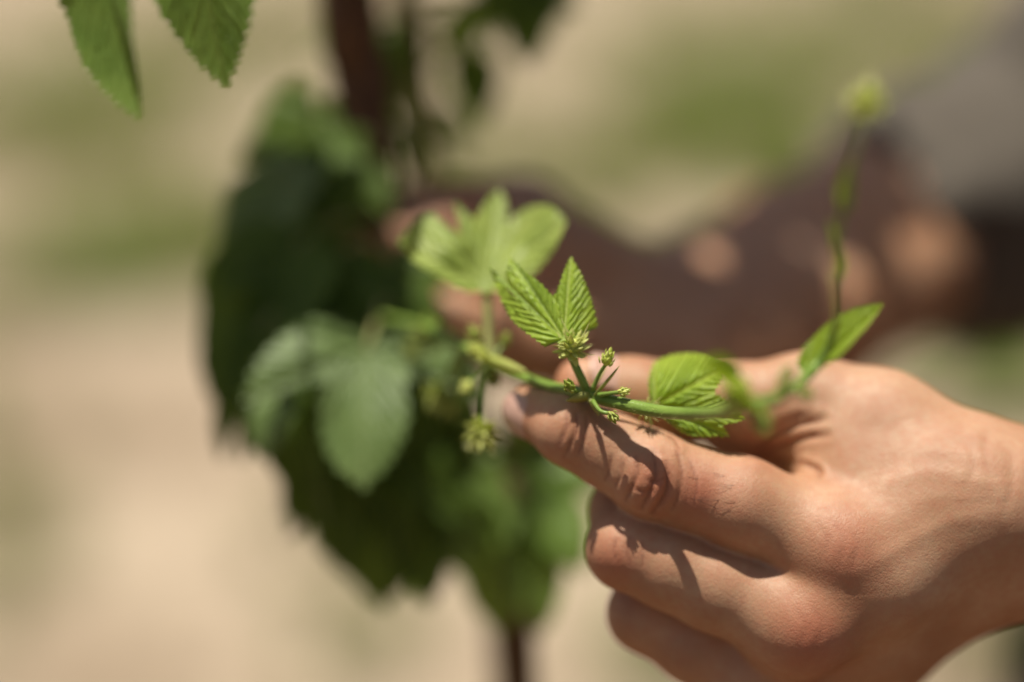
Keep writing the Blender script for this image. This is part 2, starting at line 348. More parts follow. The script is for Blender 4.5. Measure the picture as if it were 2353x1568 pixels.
def leaf_sheet(outline, tips, n_out, rings, teeth, tooth, pleat, spacing, seed=0):
    """flat leaf in units of its length: verts (x, y, relief), faces and the vein mask"""
    keep = tips
    P = chaikin(outline, 2, keep); Q = np.vstack([P, P[:1]])
    L = np.concatenate([[0], np.cumsum(np.linalg.norm(np.diff(Q, axis=0), axis=1))])
    s = np.linspace(0, L[-1], n_out, endpoint=False)
    O = np.stack([np.interp(s, L, Q[:, 0]), np.interp(s, L, Q[:, 1])], -1)
    T = np.roll(O, -1, 0) - np.roll(O, 1, 0); T /= np.linalg.norm(T, axis=1)[:, None] + 1e-9
    area = 0.5 * np.sum(O[:, 0] * np.roll(O[:, 1], -1) - O[:, 1] * np.roll(O[:, 0], -1)); sg = 1 if area > 0 else -1
    nrm = np.stack([T[:, 1], -T[:, 0]], -1) * sg
    fr = np.random.default_rng(seed)
    if teeth:
        wob = np.interp(s, np.linspace(0, L[-1], 40), fr.uniform(-0.4, 0.4, 40))
        ph = (s / L[-1] * teeth + wob) % 1.0
        saw = np.where(ph < 0.7, ph / 0.7, (1 - ph) / 0.3)
        O = O + nrm * (tooth * (saw - 0.5) * fr.uniform(0.75, 1.25, n_out))[:, None]
    rho = np.linspace(0, 1, rings + 1)[1:] ** 0.85
    V = np.concatenate([[[0, 0]], (rho[:, None, None] * O[None]).reshape(-1, 2)])
    F = [(0, 1 + j, 1 + (j + 1) % n_out) for j in range(n_out)]
    for i in range(rings - 1):
        a, b = 1 + i * n_out, 1 + (i + 1) * n_out
        for j in range(n_out):
            k = (j + 1) % n_out
            F.append((a + j, b + j, b + k, a + k))
    if sg < 0: F = [f[::-1] for f in F]
    tv = np.array(tips, float); tl = np.linalg.norm(tv, axis=1); tv = tv / tl[:, None]
    sp = V @ tv.T; tp = np.abs(V[:, :1] * tv[None, :, 1] - V[:, 1:] * tv[None, :, 0])
    ang = np.arctan2(tp, sp); li = np.argmin(ang, 1); ar = np.arange(len(V))
    sl, tt = sp[ar, li], tp[ar, li]
    ph = (sl - 1.7 * tt) / spacing; ph = ph + 0.16 * np.sin(ph * 1.9 + 0.7 + 2.0 * li) + 0.05 * np.sin(tt / spacing * 3.1 + sl / spacing * 2.3)
    w = np.clip(tt / (0.6 * spacing), 0, 1)
    v2 = np.abs(np.sin(np.pi * ph))
    z = pleat * ((v2 ** 0.8) - 0.4) * w - pleat * 1.0 * np.exp(-(tt / (0.25 * spacing)) ** 2)
    r2 = np.hypot(V[:, 0], V[:, 1])
    vein = np.maximum(np.exp(-(v2 / 0.22) ** 2) * 0.25 * w, np.exp(-(tt / 0.012) ** 2) * 0.8)
    return V, z, F, vein, r2
SHEETS = {}
def get_sheet(kind, hi):
    key = (kind, hi)
    if key not in SHEETS:
        n, m = (300, 34) if hi else (96, 12)
        SHEETS[key] = leaf_sheet(SHAPES[kind], TIPS[kind], n, m, 46 if hi else 32, 0.035 if hi else 0.022, 0.016, 0.10)
    return SHEETS[key]
def leaf_at(parent, base, tip, normal, mat, kind='lobed', width=1.0, fold=0.15, curl=0.25, wave=0.04, hi=False, seed=0, name='leaf', petiole=None, pr=0.0011, pmat=None, cup=0.0):
    """a leaf from base to tip (world points), its upper side towards `normal`"""
    base, tip = np.asarray(base, float), np.asarray(tip, float)
    y = tip - base; Ln = np.linalg.norm(y); y /= Ln
    n = np.asarray(normal, float); n = n - y * (n @ y); n /= np.linalg.norm(n); x = np.cross(y, n)
    V, z0, F, vein, r2 = get_sheet(kind, hi)
    X, Y = V[:, 0] * width, V[:, 1]
    f = np.random.default_rng(seed + 11); a, b, c = f.uniform(0, 6.28, 3)
    Z = z0 + fold * np.abs(X) - curl * (np.clip(Y, 0, 2) ** 2 - np.clip(Y, 0, 2)) - curl * 0.5 * np.clip(Y, 0, 2) ** 2 + cup * X * X
    Z = Z + wave * np.sin(5 * X + a) * np.sin(4.2 * Y + b) + wave * r2 * np.sin(9 * np.arctan2(X, Y) + c) * 0.6
    P = base + Ln * (X[:, None] * x + Y[:, None] * y + Z[:, None] * n)
    o = mesh_obj(name, P, F, mat, parent, True, {'tone': vein})
    if petiole is not None:
        mb = MB(); q = np.asarray(petiole, float)
        mid = 0.5 * (q + base) + np.array([0, 0, 0.12 * np.linalg.norm(q - base)])
        tube(mb, [q, mid, base + y * 0.01 * Ln], [pr * 1.25, pr, pr * 0.9], 8, n=6)
        mb.build('petiole', pmat or PETIOLE, o)
    return o
def leaf_traced(parent, outline, tips, base, depth, mat, n_out=420, rings=40, teeth=60, tooth=2.2, pleat=1.5, spacing=17, name='leaf', seed=3):
    """leaf whose margin is surveyed on the sheet; depth(x, y) gives its real depth in mm, so that it is cupped and pleated in space"""
    b = np.array(base, float)
    loc = [((u - b[0]), -(v - b[1])) for u, v in outline]; tl = [((u - b[0]), -(v - b[1])) for u, v in tips]
    V, z, F, vein, r2 = leaf_sheet(loc, tl, n_out, rings, teeth, tooth, pleat, spacing, seed)
    sp = 17.0
    tv = np.array(tl); tn = tv / np.linalg.norm(tv, axis=1)[:, None]
    tt = np.min(np.where(V @ tn.T > 0, np.abs(V[:, :1] * tn[None, :, 1] - V[:, 1:] * tn[None, :, 0]), 1e9), 1)
    vein = np.maximum(vein * 0.7, np.exp(-(tt / 2.0) ** 2) * 0.6)
    dz = depth(V[:, 0], V[:, 1]) - z * 0.12 * 1.6
    P = np.stack([K(b[0] + x, b[1] - y, d) for x, y, d in zip(V[:, 0], V[:, 1], dz)])
    # towards the lens: the relief rides on the real depth
    return mesh_obj(name, k2w(P), [q[::-1] for q in F], mat, parent, True, {'tone': vein})

def ellipsoid(mb, c, ax, r, l, nu=10, nv=7, tone=0.0, bump=0.0):
    ax = np.asarray(ax, float) / np.linalg.norm(ax); x = np.cross(ax, [0.3, 0.5, 0.81]); x /= np.linalg.norm(x); y = np.cross(ax, x)
    V = [c - ax * l]
    for i in range(1, nv):
        t = math.pi * i / nv
        for j in range(nu):
            p = 2 * math.pi * (j + 0.5 * (i % 2)) / nu; rr = r * math.sin(t) * (1 + bump * math.cos(3 * p + i))
            V.append(c - ax * l * math.cos(t) + rr * (math.cos(p) * x + math.sin(p) * y))
    V.append(c + ax * l); F = [(0, 1 + (j + 1) % nu, 1 + j) for j in range(nu)]
    for i in range(nv - 2):
        for j in range(nu):
            k = (j + 1) % nu; a = 1 + i * nu; F.append((a + j, a + k, a + nu + k, a + nu + j))
    a = 1 + (nv - 2) * nu; F += [(a + j, a + (j + 1) % nu, len(V) - 1) for j in range(nu)]
    mb.add(V, F, np.full(len(V), tone))
def blade(mb, o, d, side, ln, w, bend, segs=5, tone=0.3, thick=0.25):
    """a tapered, slightly keeled strap: style or bract"""
    d = d / np.linalg.norm(d); side = side - d * (side @ d); side /= np.linalg.norm(side); up = np.cross(side, d)
    V, A = [], []
    for i in range(segs + 1):
        t = i / segs; c = o + d * ln * t + bend * ln * t * t
        ww = w * (math.sin(math.pi * (0.18 + 0.80 * t)) ** 0.8) if i < segs else w * 0.06
        V += [c - side * ww, c + up * ww * thick, c + side * ww, c - up * ww * thick]; A += [tone * (0.4 + 0.6 * t)] * 4
    F = []
    for i in range(segs):
        a = 4 * i
        for j in range(4): F.append((a + j, a + (j + 1) % 4, a + 4 + (j + 1) % 4, a + 4 + j))
    mb.add(V, F, A)
def flower_head(parent, c, ax, size, n_bract, n_style, mat=FLOWER, name='flower_head', stalk=None, seed=0, spread=1.0, sr=0.0008):
    f = np.random.default_rng(seed); ax = np.asarray(ax, float) / np.linalg.norm(ax)
    x = np.cross(ax, [0.3, 0.5, 0.81]); x /= np.linalg.norm(x); y = np.cross(ax, x)
    mb = MB(); c = np.asarray(c, float)
    ellipsoid(mb, c, ax, size * 0.24, size * 0.30, 9, 6, 0.1)
    for i in range(n_bract):
        a = i * 2.39996; t = i / max(1, n_bract - 1)
        el = (-0.75 + 1.9 * t) * spread
        rad = math.cos(a) * x + math.sin(a) * y
        d = rad * math.cos(el) + ax * math.sin(el)
        o = c + rad * size * 0.17 * math.cos(el) + ax * size * (-0.22 + 0.36 * t)
        blade(mb, o, d, np.cross(ax, rad), size * f.uniform(0.34, 0.50), size * 0.12, ax * f.uniform(0.1, 0.45) + f.normal(0, 0.08, 3), 5, f.uniform(0.1, 0.5), 0.35)
    for i in range(n_style):
        a = f.uniform(0, 6.28); el = f.uniform(-0.5, 1.35)
        rad = math.cos(a) * x + math.sin(a) * y; d = rad * math.cos(el) + ax * math.sin(el)
        o = c + d * size * 0.18
        blade(mb, o, d, f.normal(0, 1, 3), size * f.uniform(0.38, 0.66), size * 0.034, f.normal(0, 0.26, 3), 6, f.uniform(0.6, 1.0), 0.7)
    o = mb.build(name, mat, parent)
    if stalk is not None:
        m2 = MB(); tube(m2, stalk + [c - ax * size * 0.15], [sr * 1.2] + [sr] * len(stalk), 7, n=5); m2.build('flower_stalk', STEM, o)
    return o
def bud(parent, c, ax, size, mat=BUD, name='bud', stalk=None, seed=0, sr=0.0006, scales=16):
    f = np.random.default_rng(seed); ax = np.asarray(ax, float) / np.linalg.norm(ax); c = np.asarray(c, float)
    x = np.cross(ax, [0.3, 0.5, 0.81]); x /= np.linalg.norm(x); y = np.cross(ax, x)
    mb = MB(); ellipsoid(mb, c, ax, size * 0.30, size * 0.40, 10, 7, 0.0)
    for i in range(scales):
        a = i * 2.39996; t = i / scales; rad = math.cos(a) * x + math.sin(a) * y
        o = c + rad * size * (0.34 - 0.20 * t) + ax * size * (-0.34 + 0.62 * t)
        blade(mb, o, ax + rad * (0.55 - 0.3 * t), np.cross(ax, rad), size * f.uniform(0.34, 0.48), size * 0.13, -rad * 0.15 + f.normal(0, 0.05, 3), 4, f.uniform(0, 0.5), 0.35)
    o = mb.build(name, mat, parent)
    if stalk is not None:
        m2 = MB(); tube(m2, stalk + [c - ax * size * 0.25], [sr * 1.3] + [sr] * len(stalk), 7, n=5); m2.build('flower_stalk', STEM, o)
    return o

# ------------------------------------------------------------------ the hop plant
plant = thing('hop_plant', 'green hop plant with brown climbing stem, dark leaves and a held young shoot', 'hop plant', None, (0, 0, 0))
CAMW = lambda x, y, z: kdir((x, y, -z))     # direction given as right, up, towards the lens

def stem_part(name, pts, radii, mat, **kw):
    mb = MB(); tube(mb, [W(*p) for p in pts], [r * 0.001 for r in radii], **kw); return mb.build(name, mat, plant)

# held side shoot: from the plant on the left, between finger and thumb, out towards the lens, and up to its growing tip
SHOOT = [(880, 730, 110), (975, 752, 80), (1075, 800, 48), (1140, 838, 40), (1215, 872, 27), (1290, 894, 15), (1345, 906, 6), (1420, 926, -1), (1530, 948, -12),
         (1640, 950, -40), (1715, 934, -66), (1785, 915, -66), (1840, 880, -56), (1872, 846, -46), (1908, 790, -48), (1920, 730, -56), (1918, 640, -70),
         (1930, 520, -80), (1952, 400, -90), (1978, 300, -96), (1988, 262, -98)]
SHR = [1.3, 1.4, 1.6, 2.0, 1.5, 1.6, 1.9, 1.75, 1.75, 1.7, 1.8, 1.4, 1.2, 1.3, 0.95, 0.8, 0.7, 0.68, 0.62, 0.6, 0.6]
stem_part('shoot_stem', SHOOT, SHR, STEM, sides=14, ridge=0.07, twist=0.03, n=8)
fz = MB(); fzr = np.random.default_rng(21); cs_ = catmull(np.array([W(*p) for p in SHOOT[5:11]]), 60); rs_ = 0.00178
for i in range(420):
    k_ = fzr.integers(2, len(cs_) - 2); t_ = cs_[k_ + 1] - cs_[k_ - 1]; t_ /= np.linalg.norm(t_); d_ = fzr.normal(0, 1, 3); d_ -= t_ * (d_ @ t_); d_ /= np.linalg.norm(d_)
    blade(fz, cs_[k_] + d_ * rs_ * 0.95, d_ + t_ * fzr.normal(0, 0.3), np.cross(d_, t_), fzr.uniform(0.0003, 0.0008), 0.00004, t_ * 0.2, 2, 0.9, 0.8)
fo_ = fz.build('stem_fuzz', FLOWER, plant); fo_['kind'] = 'stuff'
# woody climbing stem and the thinner one beside it, both rooted in the soil
g1 = w2k(ground_hit(1260, 1568) * [1, 0.42, 0] + [0, 0, gz(0, 1.0)])[0]
def bark_stem(name, kpts, radii, mat, sides=12):
    mb = MB(); tube(mb, [k2w(p)[0] for p in kpts], [r * 0.001 for r in radii], sides, 0.10, 0.09, 10); return mb.build(name, mat, plant)
root1 = w2k(np.array([0.03, 0.92, 0.0]))[0]
root2 = w2k(np.array([0.06, 0.98, 0.0]))[0]
top1 = w2k(np.array([-0.10, 0.88, 1.95]))[0]
bark_stem('climbing_stem', [top1, K(770, -300, 150), K(800, -20, 170), K(832, 200, 175), K(858, 430, 180), K(900, 640, 185), K(1010, 950, 190), K(1110, 1300, 195), K(1200, 1560, 200), root1],
          [8, 9, 9.8, 9.8, 8.6, 7.5, 6.5, 6, 6, 8], BARK)
bark_stem('thin_stem', [w2k(np.array([0.0, 0.95, 1.9]))[0], K(930, -200, 230), K(945, 0, 235), K(965, 180, 240), K(985, 420, 245), K(1020, 700, 250), K(1120, 1200, 240), root2],
          [4, 4.8, 5.0, 5.0, 4.6, 4, 4, 5], TWIG)

# --- first node of the shoot: the sharp leaf above the flower
def d1(x, y):
    r = np.hypot(x, y)
    return -1 + 0.055 * y + 6 * (x / 110) ** 2 * (x < 0) + 7 * (x / 80) ** 2 * (x > 0) - 0.03 * np.minimum(np.abs(x + 10), 60) * np.clip((y - 20) / 90, 0, 1) - 6 * np.exp(-((x + 165) ** 2 + (y - 175) ** 2) / 900)
l1_out = [(1292, 786), (1268, 788), (1250, 797), (1232, 781), (1205, 762), (1178, 738), (1158, 708), (1145, 675), (1136, 645), (1121, 609), (1143, 640), (1160, 652),
          (1168, 654), (1160, 625), (1173, 591), (1196, 618), (1222, 636), (1246, 654), (1272, 686), (1286, 655), (1296, 622), (1312, 589), (1332, 622), (1350, 660), (1362, 700), (1374, 750), (1350, 762), (1318, 776)]
leaf1 = leaf_traced(plant, l1_out, [(1121, 609), (1173, 591), (1312, 589), (1374, 750), (1250, 797)], (1296, 780), d1, LEAF_YOUNG, teeth=72, tooth=5.0, pleat=4.6, spacing=22)
mb = MB(); tube(mb, [W(1349, 900, 5), W(1335, 868, 3.5), W(1318, 832, 3), W(1298, 783, 3.5)], [0.0013, 0.0012, 0.0011, 0.0008], 10, 0.08, n=6); mb.build('petiole', STEM, leaf1)
mb = MB(); tube(mb, [W(1163, 660, float(d1(-133, 120)) - 1.2), W(1174, 674, float(d1(-122, 106)) - 1.3), W(1186, 684, float(d1(-110, 96)) - 1.2)], [0.00012, 0.00016, 0.0001], 5); mb.build('brown_blemish', BARK, leaf1)
leaf1['label'] = 'sharp bright green leaf above the pale flower'
UPD = CAMW(0.1, 0.9, 0.45)
flower_head(plant, W(1315, 798, 1), CAMW(0.12, 0.75, 0.55), 0.0090, 34, 20, stalk=[W(1322, 838, 2)], seed=4, sr=0.0010)
bud(plant, W(1396, 826, -3), CAMW(0.25, 0.9, 0.3), 0.0050, FLOWER, seed=5, stalk=[W(1362, 896, 2), W(1376, 862, 0)], sr=0.00055)
bud(plant, W(1309, 889, -3), CAMW(-0.35, 0.7, 0.6), 0.0044, seed=6, stalk=[W(1340, 906, 3)])
bud(plant, W(1432, 901, -4), CAMW(0.95, 0.1, 0.3), 0.0036, FLOWER, seed=7, stalk=[W(1375, 908, 0), W(1402, 904, -2)])
bud(plant, W(1408, 957, -6), CAMW(0.6, -0.7, 0.4), 0.0040, seed=8, stalk=[W(1362, 922, 0), W(1380, 945, -4)])
def stip(a, b, w, bend, seed=0, mat=STIPULE, side=(0.4, 0.3, 0.5)):
    mb = MB(); a, b = W(*a), W(*b); d = b - a
    blade(mb, a, d, CAMW(*side), np.linalg.norm(d), w, CAMW(*bend), 8, 0.5, 0.3); mb.build('stipule', mat, plant)
stip((1366, 908, 2), (1430, 842, -3), 0.0017, (-0.06, 0.02, 0), side=(0.6, 0.6, 0.2))
stip((1352, 900, 4), (1402, 846, 8), 0.0019, (-0.1, 0.08, 0), side=(0.5, 0.5, 0.3))
stip((1356, 912, 3), (1300, 908, -2), 0.0016, (0, -0.18, 0.1), side=(0.1, 0.9, 0.3))
stip((1352, 915, 2), (1386, 956, -1), 0.0009, (-0.15, 0.0, 0.1), side=(0.7, 0.5, 0.2))
# flower tucked under the stem
flower_head(plant, W(1486, 944, 6), CAMW(0.55, -0.5, 0.3), 0.0068, 16, 14, seed=11, stalk=[W(1400, 918, 4)], sr=0.0005)
# --- second leaf of that node, opened to the right behind the stem
def d2(x, y): return 11 - 0.02 * x + 0.045 * y + 10 * (y / 110) ** 2 - 0.03 * np.abs(y)
l2_out = [(1500, 925), (1492, 905), (1490, 868), (1502, 834), (1530, 818), (1568, 811), (1610, 812), (1640, 826), (1668, 842), (1662, 868), (1650, 888), (1640, 902), (1662, 915), (1690, 930), (1712, 962), (1690, 972),
          (1660, 975), (1668, 990), (1676, 1003), (1640, 1003), (1600, 1004), (1572, 998), (1545, 975), (1522, 956)]
leaf2 = leaf_traced(plant, l2_out, [(1502, 834), (1668, 842), (1712, 962), (1676, 1003), (1545, 975)], (1503, 930), d2, LEAF_YOUNG, teeth=56, tooth=5.5, pleat=7.5, spacing=25, seed=5)
leaf2['label'] = 'bright green leaf behind the arching stem'
mb = MB(); tube(mb, [W(1352, 912, 7), W(1420, 924, 9), W(1503, 930, 12)], [0.0009, 0.0008, 0.0008], 8); mb.build('petiole', STEM, leaf2)

# --- node nearest the lens
B = W(1715, 934, -66)
leaf_at(plant, W(1705, 930, -68), W(1622, 822, -82), CAMW(0.8, 0.2, -0.15), LEAF_TIP, 'ovate', 0.9, 0.5, 0.15, seed=2, petiole=B, hi=True, pmat=STEM)
bud(plant, W(1700, 908, -72), CAMW(-0.1, 0.9, 0.4), 0.0080, FLOWER, seed=12, stalk=[B])
bud(plant, W(1688, 925, -74), CAMW(-0.5, 0.5, 0.5), 0.0070, FLOWER, seed=13, stalk=[B])
bud(plant, W(1752, 968, -70), CAMW(0.2, -0.9, 0.3), 0.0066, BUD, seed=14, stalk=[B])
stip((1740, 928, -67), (1752, 985, -71), 0.0022, (0.05, 0, 0.1), mat=BUD)
# --- following nodes and the growing tip
stip((1790, 915, -66), (1812, 842, -68), 0.0014, (-0.05, 0.05, 0), mat=BUD, side=(0.9, 0.1, 0.3))
bud(plant, W(1812, 862, -66), CAMW(0.1, 0.9, 0.3), 0.0040, BUD, seed=15, stalk=[W(1795, 912, -65)])
bud(plant, W(1850, 905, -62), CAMW(0.7, -0.4, 0.3), 0.0042, BUD, seed=16, stalk=[W(1815, 900, -61)])
leaf_at(plant, W(1862, 848, -43), W(2032, 702, -34), CAMW(-0.45, 0.55, 0.75), LEAF_TIP, 'ovate', 0.48, 0.6, -0.12, seed=3, hi=True, petiole=W(1845, 876, -55), pmat=STEM)
leaf_at(plant, W(1918, 632, -70), W(1912, 505, -80), CAMW(0.75, 0.0, 0.6), LEAF_PALE, 'ovate', 0.38, 0.5, 0.1, seed=4, petiole=W(1919, 650, -69), pmat=STEM)
leaf_at(plant, W(1945, 470, -84), W(1962, 350, -92), CAMW(-0.5, 0.1, 0.8), LEAF_PALE, 'ovate', 0.42, 0.5, 0.1, seed=5, petiole=W(1940, 480, -83), pmat=STEM)
flower_head(plant, W(1988, 245, -98), CAMW(0.1, 0.95, 0.2), 0.0094, 26, 6, FLOWER, 'growing_tip', seed=17)
flower_head(plant, W(1990, 228, -98), CAMW(0.1, 0.95, 0.2), 0.0052, 12, 6, FLOWER, seed=18)

# --- the node left of the fingers with the pale leaf
NL = W(1128, 832, 41)
pale_out = [(1114, 672), (1095, 670), (1070, 672), (1040, 660), (1007, 637), (950, 605), (930, 580), (915, 552), (935, 528), (962, 500), (994, 492), (1018, 510), (1040, 530), (1058, 540), (1052, 505), (1043, 462),
            (1062, 480), (1077, 496), (1090, 505), (1105, 480), (1122, 455), (1147, 436), (1163, 456), (1166, 485), (1160, 516), (1184, 494), (1205, 480), (1229, 472), (1255, 470), (1276, 478), (1302, 507), (1290, 540), (1277, 567), (1255, 600), (1229, 631), (1190, 655), (1160, 668), (1130, 672)]
def dp(x, y): return 46 + 0.085 * y - 0.045 * np.abs(x + 10) + 4 * np.sin(x / 38.0) * (y > 40) * np.clip((y - 40) / 60, 0, 1)
pale = leaf_traced(plant, pale_out, [(915, 552), (994, 492), (1043, 462), (1147, 436), (1229, 472), (1302, 507)], (1116, 664), dp, LEAF_PALE, 300, 26, 50, 5.0, 5.0, 34, seed=8)
mb = MB(); tube(mb, [NL, W(1122, 760, 44), W(1118, 664, 48)], [0.0018, 0.0015, 0.0014], 8); mb.build('petiole', PETIOLE, pale)
pale['label'] = 'large pale green leaf of the held shoot, slightly out of focus'
flower_head(plant, W(1090, 768, 40), CAMW(-0.2, 0.9, 0.3), 0.0048, 14, 4, BUD, seed=21, stalk=[NL])
bud(plant, W(1160, 782, 44), CAMW(0.3, 0.9, 0.2), 0.0042, seed=22, stalk=[NL])
bud(plant, W(1096, 806, 36), CAMW(-0.6, 0.4, 0.5), 0.0058, FLOWER, seed=23, stalk=[NL])
bud(plant, W(1112, 822, 34), CAMW(-0.2, 0.2, 0.9), 0.0052, FLOWER, seed=24, stalk=[NL])
stip((1120, 822, 37), (1214, 866, 22), 0.0017, (0, 0.06, 0), mat=BUD, side=(0.3, 0.8, 0.4))
bud(plant, W(1073, 888, 40), CAMW(-0.5, -0.7, 0.3), 0.0050, FLOWER, seed=25, stalk=[NL, W(1105, 860, 40)])
bud(plant, W(1135, 872, 42), CAMW(0.2, -0.9, 0.3), 0.0046, BUD, seed=26, stalk=[NL])
flower_head(plant, W(1108, 998, 38), CAMW(0.0, -0.9, 0.4), 0.0100, 30, 8, FLOWER, seed=27, stalk=[W(1122, 842, 41), W(1112, 910, 42)])
for i, (u, v, dz, s_) in enumerate([(975, 758, 82, 0.0075), (990, 790, 84, 0.006), (1000, 905, 74, 0.0085), (1030, 932, 70, 0.0075), (950, 800, 90, 0.006)]):
    flower_head(plant, W(u, v, dz), CAMW(random.uniform(-.5, .5), -0.4, 0.6), s_, 16, 6, BUD, seed=30 + i, stalk=[W(1060, 800, 56), W(u + 15, v - 22, dz)])

# --- big leaves of the plant (base, tip, normal, material, kind, width, fold, curl)
ST = lambda v: (832 + (v - 200) * 0.16, v, 178)
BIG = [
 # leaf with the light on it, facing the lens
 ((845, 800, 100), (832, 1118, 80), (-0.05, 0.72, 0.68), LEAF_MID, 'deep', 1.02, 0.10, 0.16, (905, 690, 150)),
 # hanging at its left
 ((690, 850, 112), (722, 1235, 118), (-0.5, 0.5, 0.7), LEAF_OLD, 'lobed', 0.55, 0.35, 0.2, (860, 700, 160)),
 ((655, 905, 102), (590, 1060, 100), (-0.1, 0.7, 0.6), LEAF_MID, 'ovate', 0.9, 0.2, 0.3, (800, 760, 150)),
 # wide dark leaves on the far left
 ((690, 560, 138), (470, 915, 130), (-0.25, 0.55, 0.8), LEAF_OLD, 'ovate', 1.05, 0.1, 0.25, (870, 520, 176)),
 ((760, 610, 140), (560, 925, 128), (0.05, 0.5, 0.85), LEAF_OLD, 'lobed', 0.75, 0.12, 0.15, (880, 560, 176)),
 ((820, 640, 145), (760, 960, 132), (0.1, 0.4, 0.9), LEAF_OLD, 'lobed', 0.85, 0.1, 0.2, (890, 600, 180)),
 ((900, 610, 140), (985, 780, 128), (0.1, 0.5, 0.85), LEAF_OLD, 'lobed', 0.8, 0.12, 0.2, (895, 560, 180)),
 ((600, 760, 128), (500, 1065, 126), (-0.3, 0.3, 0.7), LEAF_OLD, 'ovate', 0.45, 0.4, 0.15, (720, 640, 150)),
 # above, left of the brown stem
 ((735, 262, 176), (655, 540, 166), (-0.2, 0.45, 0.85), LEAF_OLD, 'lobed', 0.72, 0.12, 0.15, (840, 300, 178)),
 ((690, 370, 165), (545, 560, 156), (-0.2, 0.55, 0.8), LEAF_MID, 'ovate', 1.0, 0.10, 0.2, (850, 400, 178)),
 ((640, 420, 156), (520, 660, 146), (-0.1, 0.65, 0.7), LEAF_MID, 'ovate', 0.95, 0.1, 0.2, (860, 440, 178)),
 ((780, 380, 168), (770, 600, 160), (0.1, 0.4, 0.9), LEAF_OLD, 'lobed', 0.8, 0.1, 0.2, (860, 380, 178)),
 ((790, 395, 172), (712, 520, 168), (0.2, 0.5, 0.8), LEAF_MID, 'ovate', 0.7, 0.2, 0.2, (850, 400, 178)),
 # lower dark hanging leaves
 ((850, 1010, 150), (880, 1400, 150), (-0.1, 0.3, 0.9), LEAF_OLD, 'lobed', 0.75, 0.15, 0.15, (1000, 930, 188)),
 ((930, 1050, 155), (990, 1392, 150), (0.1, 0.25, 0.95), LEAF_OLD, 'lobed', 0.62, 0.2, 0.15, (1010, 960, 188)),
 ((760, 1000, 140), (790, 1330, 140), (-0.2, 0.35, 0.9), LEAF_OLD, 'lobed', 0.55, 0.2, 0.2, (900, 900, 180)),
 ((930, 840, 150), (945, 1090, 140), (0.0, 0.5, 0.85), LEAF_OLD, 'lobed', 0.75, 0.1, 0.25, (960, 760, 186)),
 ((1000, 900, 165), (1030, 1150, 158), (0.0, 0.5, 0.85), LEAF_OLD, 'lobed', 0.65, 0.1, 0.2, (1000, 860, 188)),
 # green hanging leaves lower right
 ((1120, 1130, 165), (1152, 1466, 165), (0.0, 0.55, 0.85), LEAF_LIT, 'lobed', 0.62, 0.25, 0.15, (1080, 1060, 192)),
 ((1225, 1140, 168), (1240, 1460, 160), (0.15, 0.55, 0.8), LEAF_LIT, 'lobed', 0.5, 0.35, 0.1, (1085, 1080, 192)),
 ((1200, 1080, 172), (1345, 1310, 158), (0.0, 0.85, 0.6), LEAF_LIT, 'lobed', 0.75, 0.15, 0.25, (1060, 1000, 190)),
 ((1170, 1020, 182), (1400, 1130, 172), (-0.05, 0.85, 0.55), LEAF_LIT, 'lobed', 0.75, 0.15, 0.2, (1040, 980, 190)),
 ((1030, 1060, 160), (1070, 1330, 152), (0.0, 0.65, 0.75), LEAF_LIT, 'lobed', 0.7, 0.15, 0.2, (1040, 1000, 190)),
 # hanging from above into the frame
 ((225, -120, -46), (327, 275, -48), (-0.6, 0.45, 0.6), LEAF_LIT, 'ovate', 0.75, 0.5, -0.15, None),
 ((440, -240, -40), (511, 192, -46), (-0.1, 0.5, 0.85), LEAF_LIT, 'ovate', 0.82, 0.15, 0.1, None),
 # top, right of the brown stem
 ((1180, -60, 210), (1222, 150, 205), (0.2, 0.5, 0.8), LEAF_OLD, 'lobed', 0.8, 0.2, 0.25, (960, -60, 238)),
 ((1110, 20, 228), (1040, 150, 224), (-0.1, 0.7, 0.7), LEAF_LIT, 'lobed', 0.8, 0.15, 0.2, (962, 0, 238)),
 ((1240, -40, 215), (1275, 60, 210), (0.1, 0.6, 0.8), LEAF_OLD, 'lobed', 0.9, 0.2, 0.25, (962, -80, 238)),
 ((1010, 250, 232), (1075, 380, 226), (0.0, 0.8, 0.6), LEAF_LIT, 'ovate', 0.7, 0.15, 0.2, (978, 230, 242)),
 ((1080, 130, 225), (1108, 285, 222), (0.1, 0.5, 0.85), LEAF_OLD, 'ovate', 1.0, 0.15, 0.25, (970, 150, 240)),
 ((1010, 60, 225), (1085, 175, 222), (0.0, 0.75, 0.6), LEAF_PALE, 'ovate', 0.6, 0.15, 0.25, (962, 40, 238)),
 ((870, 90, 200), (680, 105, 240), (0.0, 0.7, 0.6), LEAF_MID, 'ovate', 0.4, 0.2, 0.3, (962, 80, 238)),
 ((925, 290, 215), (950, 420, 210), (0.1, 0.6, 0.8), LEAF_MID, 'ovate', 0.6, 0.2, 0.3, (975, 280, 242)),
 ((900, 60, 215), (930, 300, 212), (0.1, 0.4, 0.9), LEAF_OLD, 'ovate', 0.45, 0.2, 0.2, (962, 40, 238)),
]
for i, (b, t, n, m, kd, wd, fo, cu, pt) in enumerate(BIG):
    leaf_at(plant, W(*b), W(*t), CAMW(*n), m, kd, wd, fo, cu, 0.045, i == 0 or b[2] < 0, 40 + i, petiole=None if pt is None else W(*pt))
# branch that carries the two leaves hanging at the upper left
br = MB(); tube(br, [k2w(top1)[0] - [0, 0, 0.12], W(700, -900, 0), W(440, -380, -20), W(230, -290, -38)], [0.003, 0.0024, 0.002, 0.0014], 8, n=8); br.build('side_branch', TWIG, plant)
for b in ((225, -120, -46), (440, -240, -40)):
    mb = MB(); tube(mb, [W(b[0] - 4, b[1] - 150, b[2] + 8), W(b[0] + 4, b[1] - 60, b[2] + 3), W(*b)], [0.0012] * 3, 7); mb.build('petiole', PETIOLE, plant)
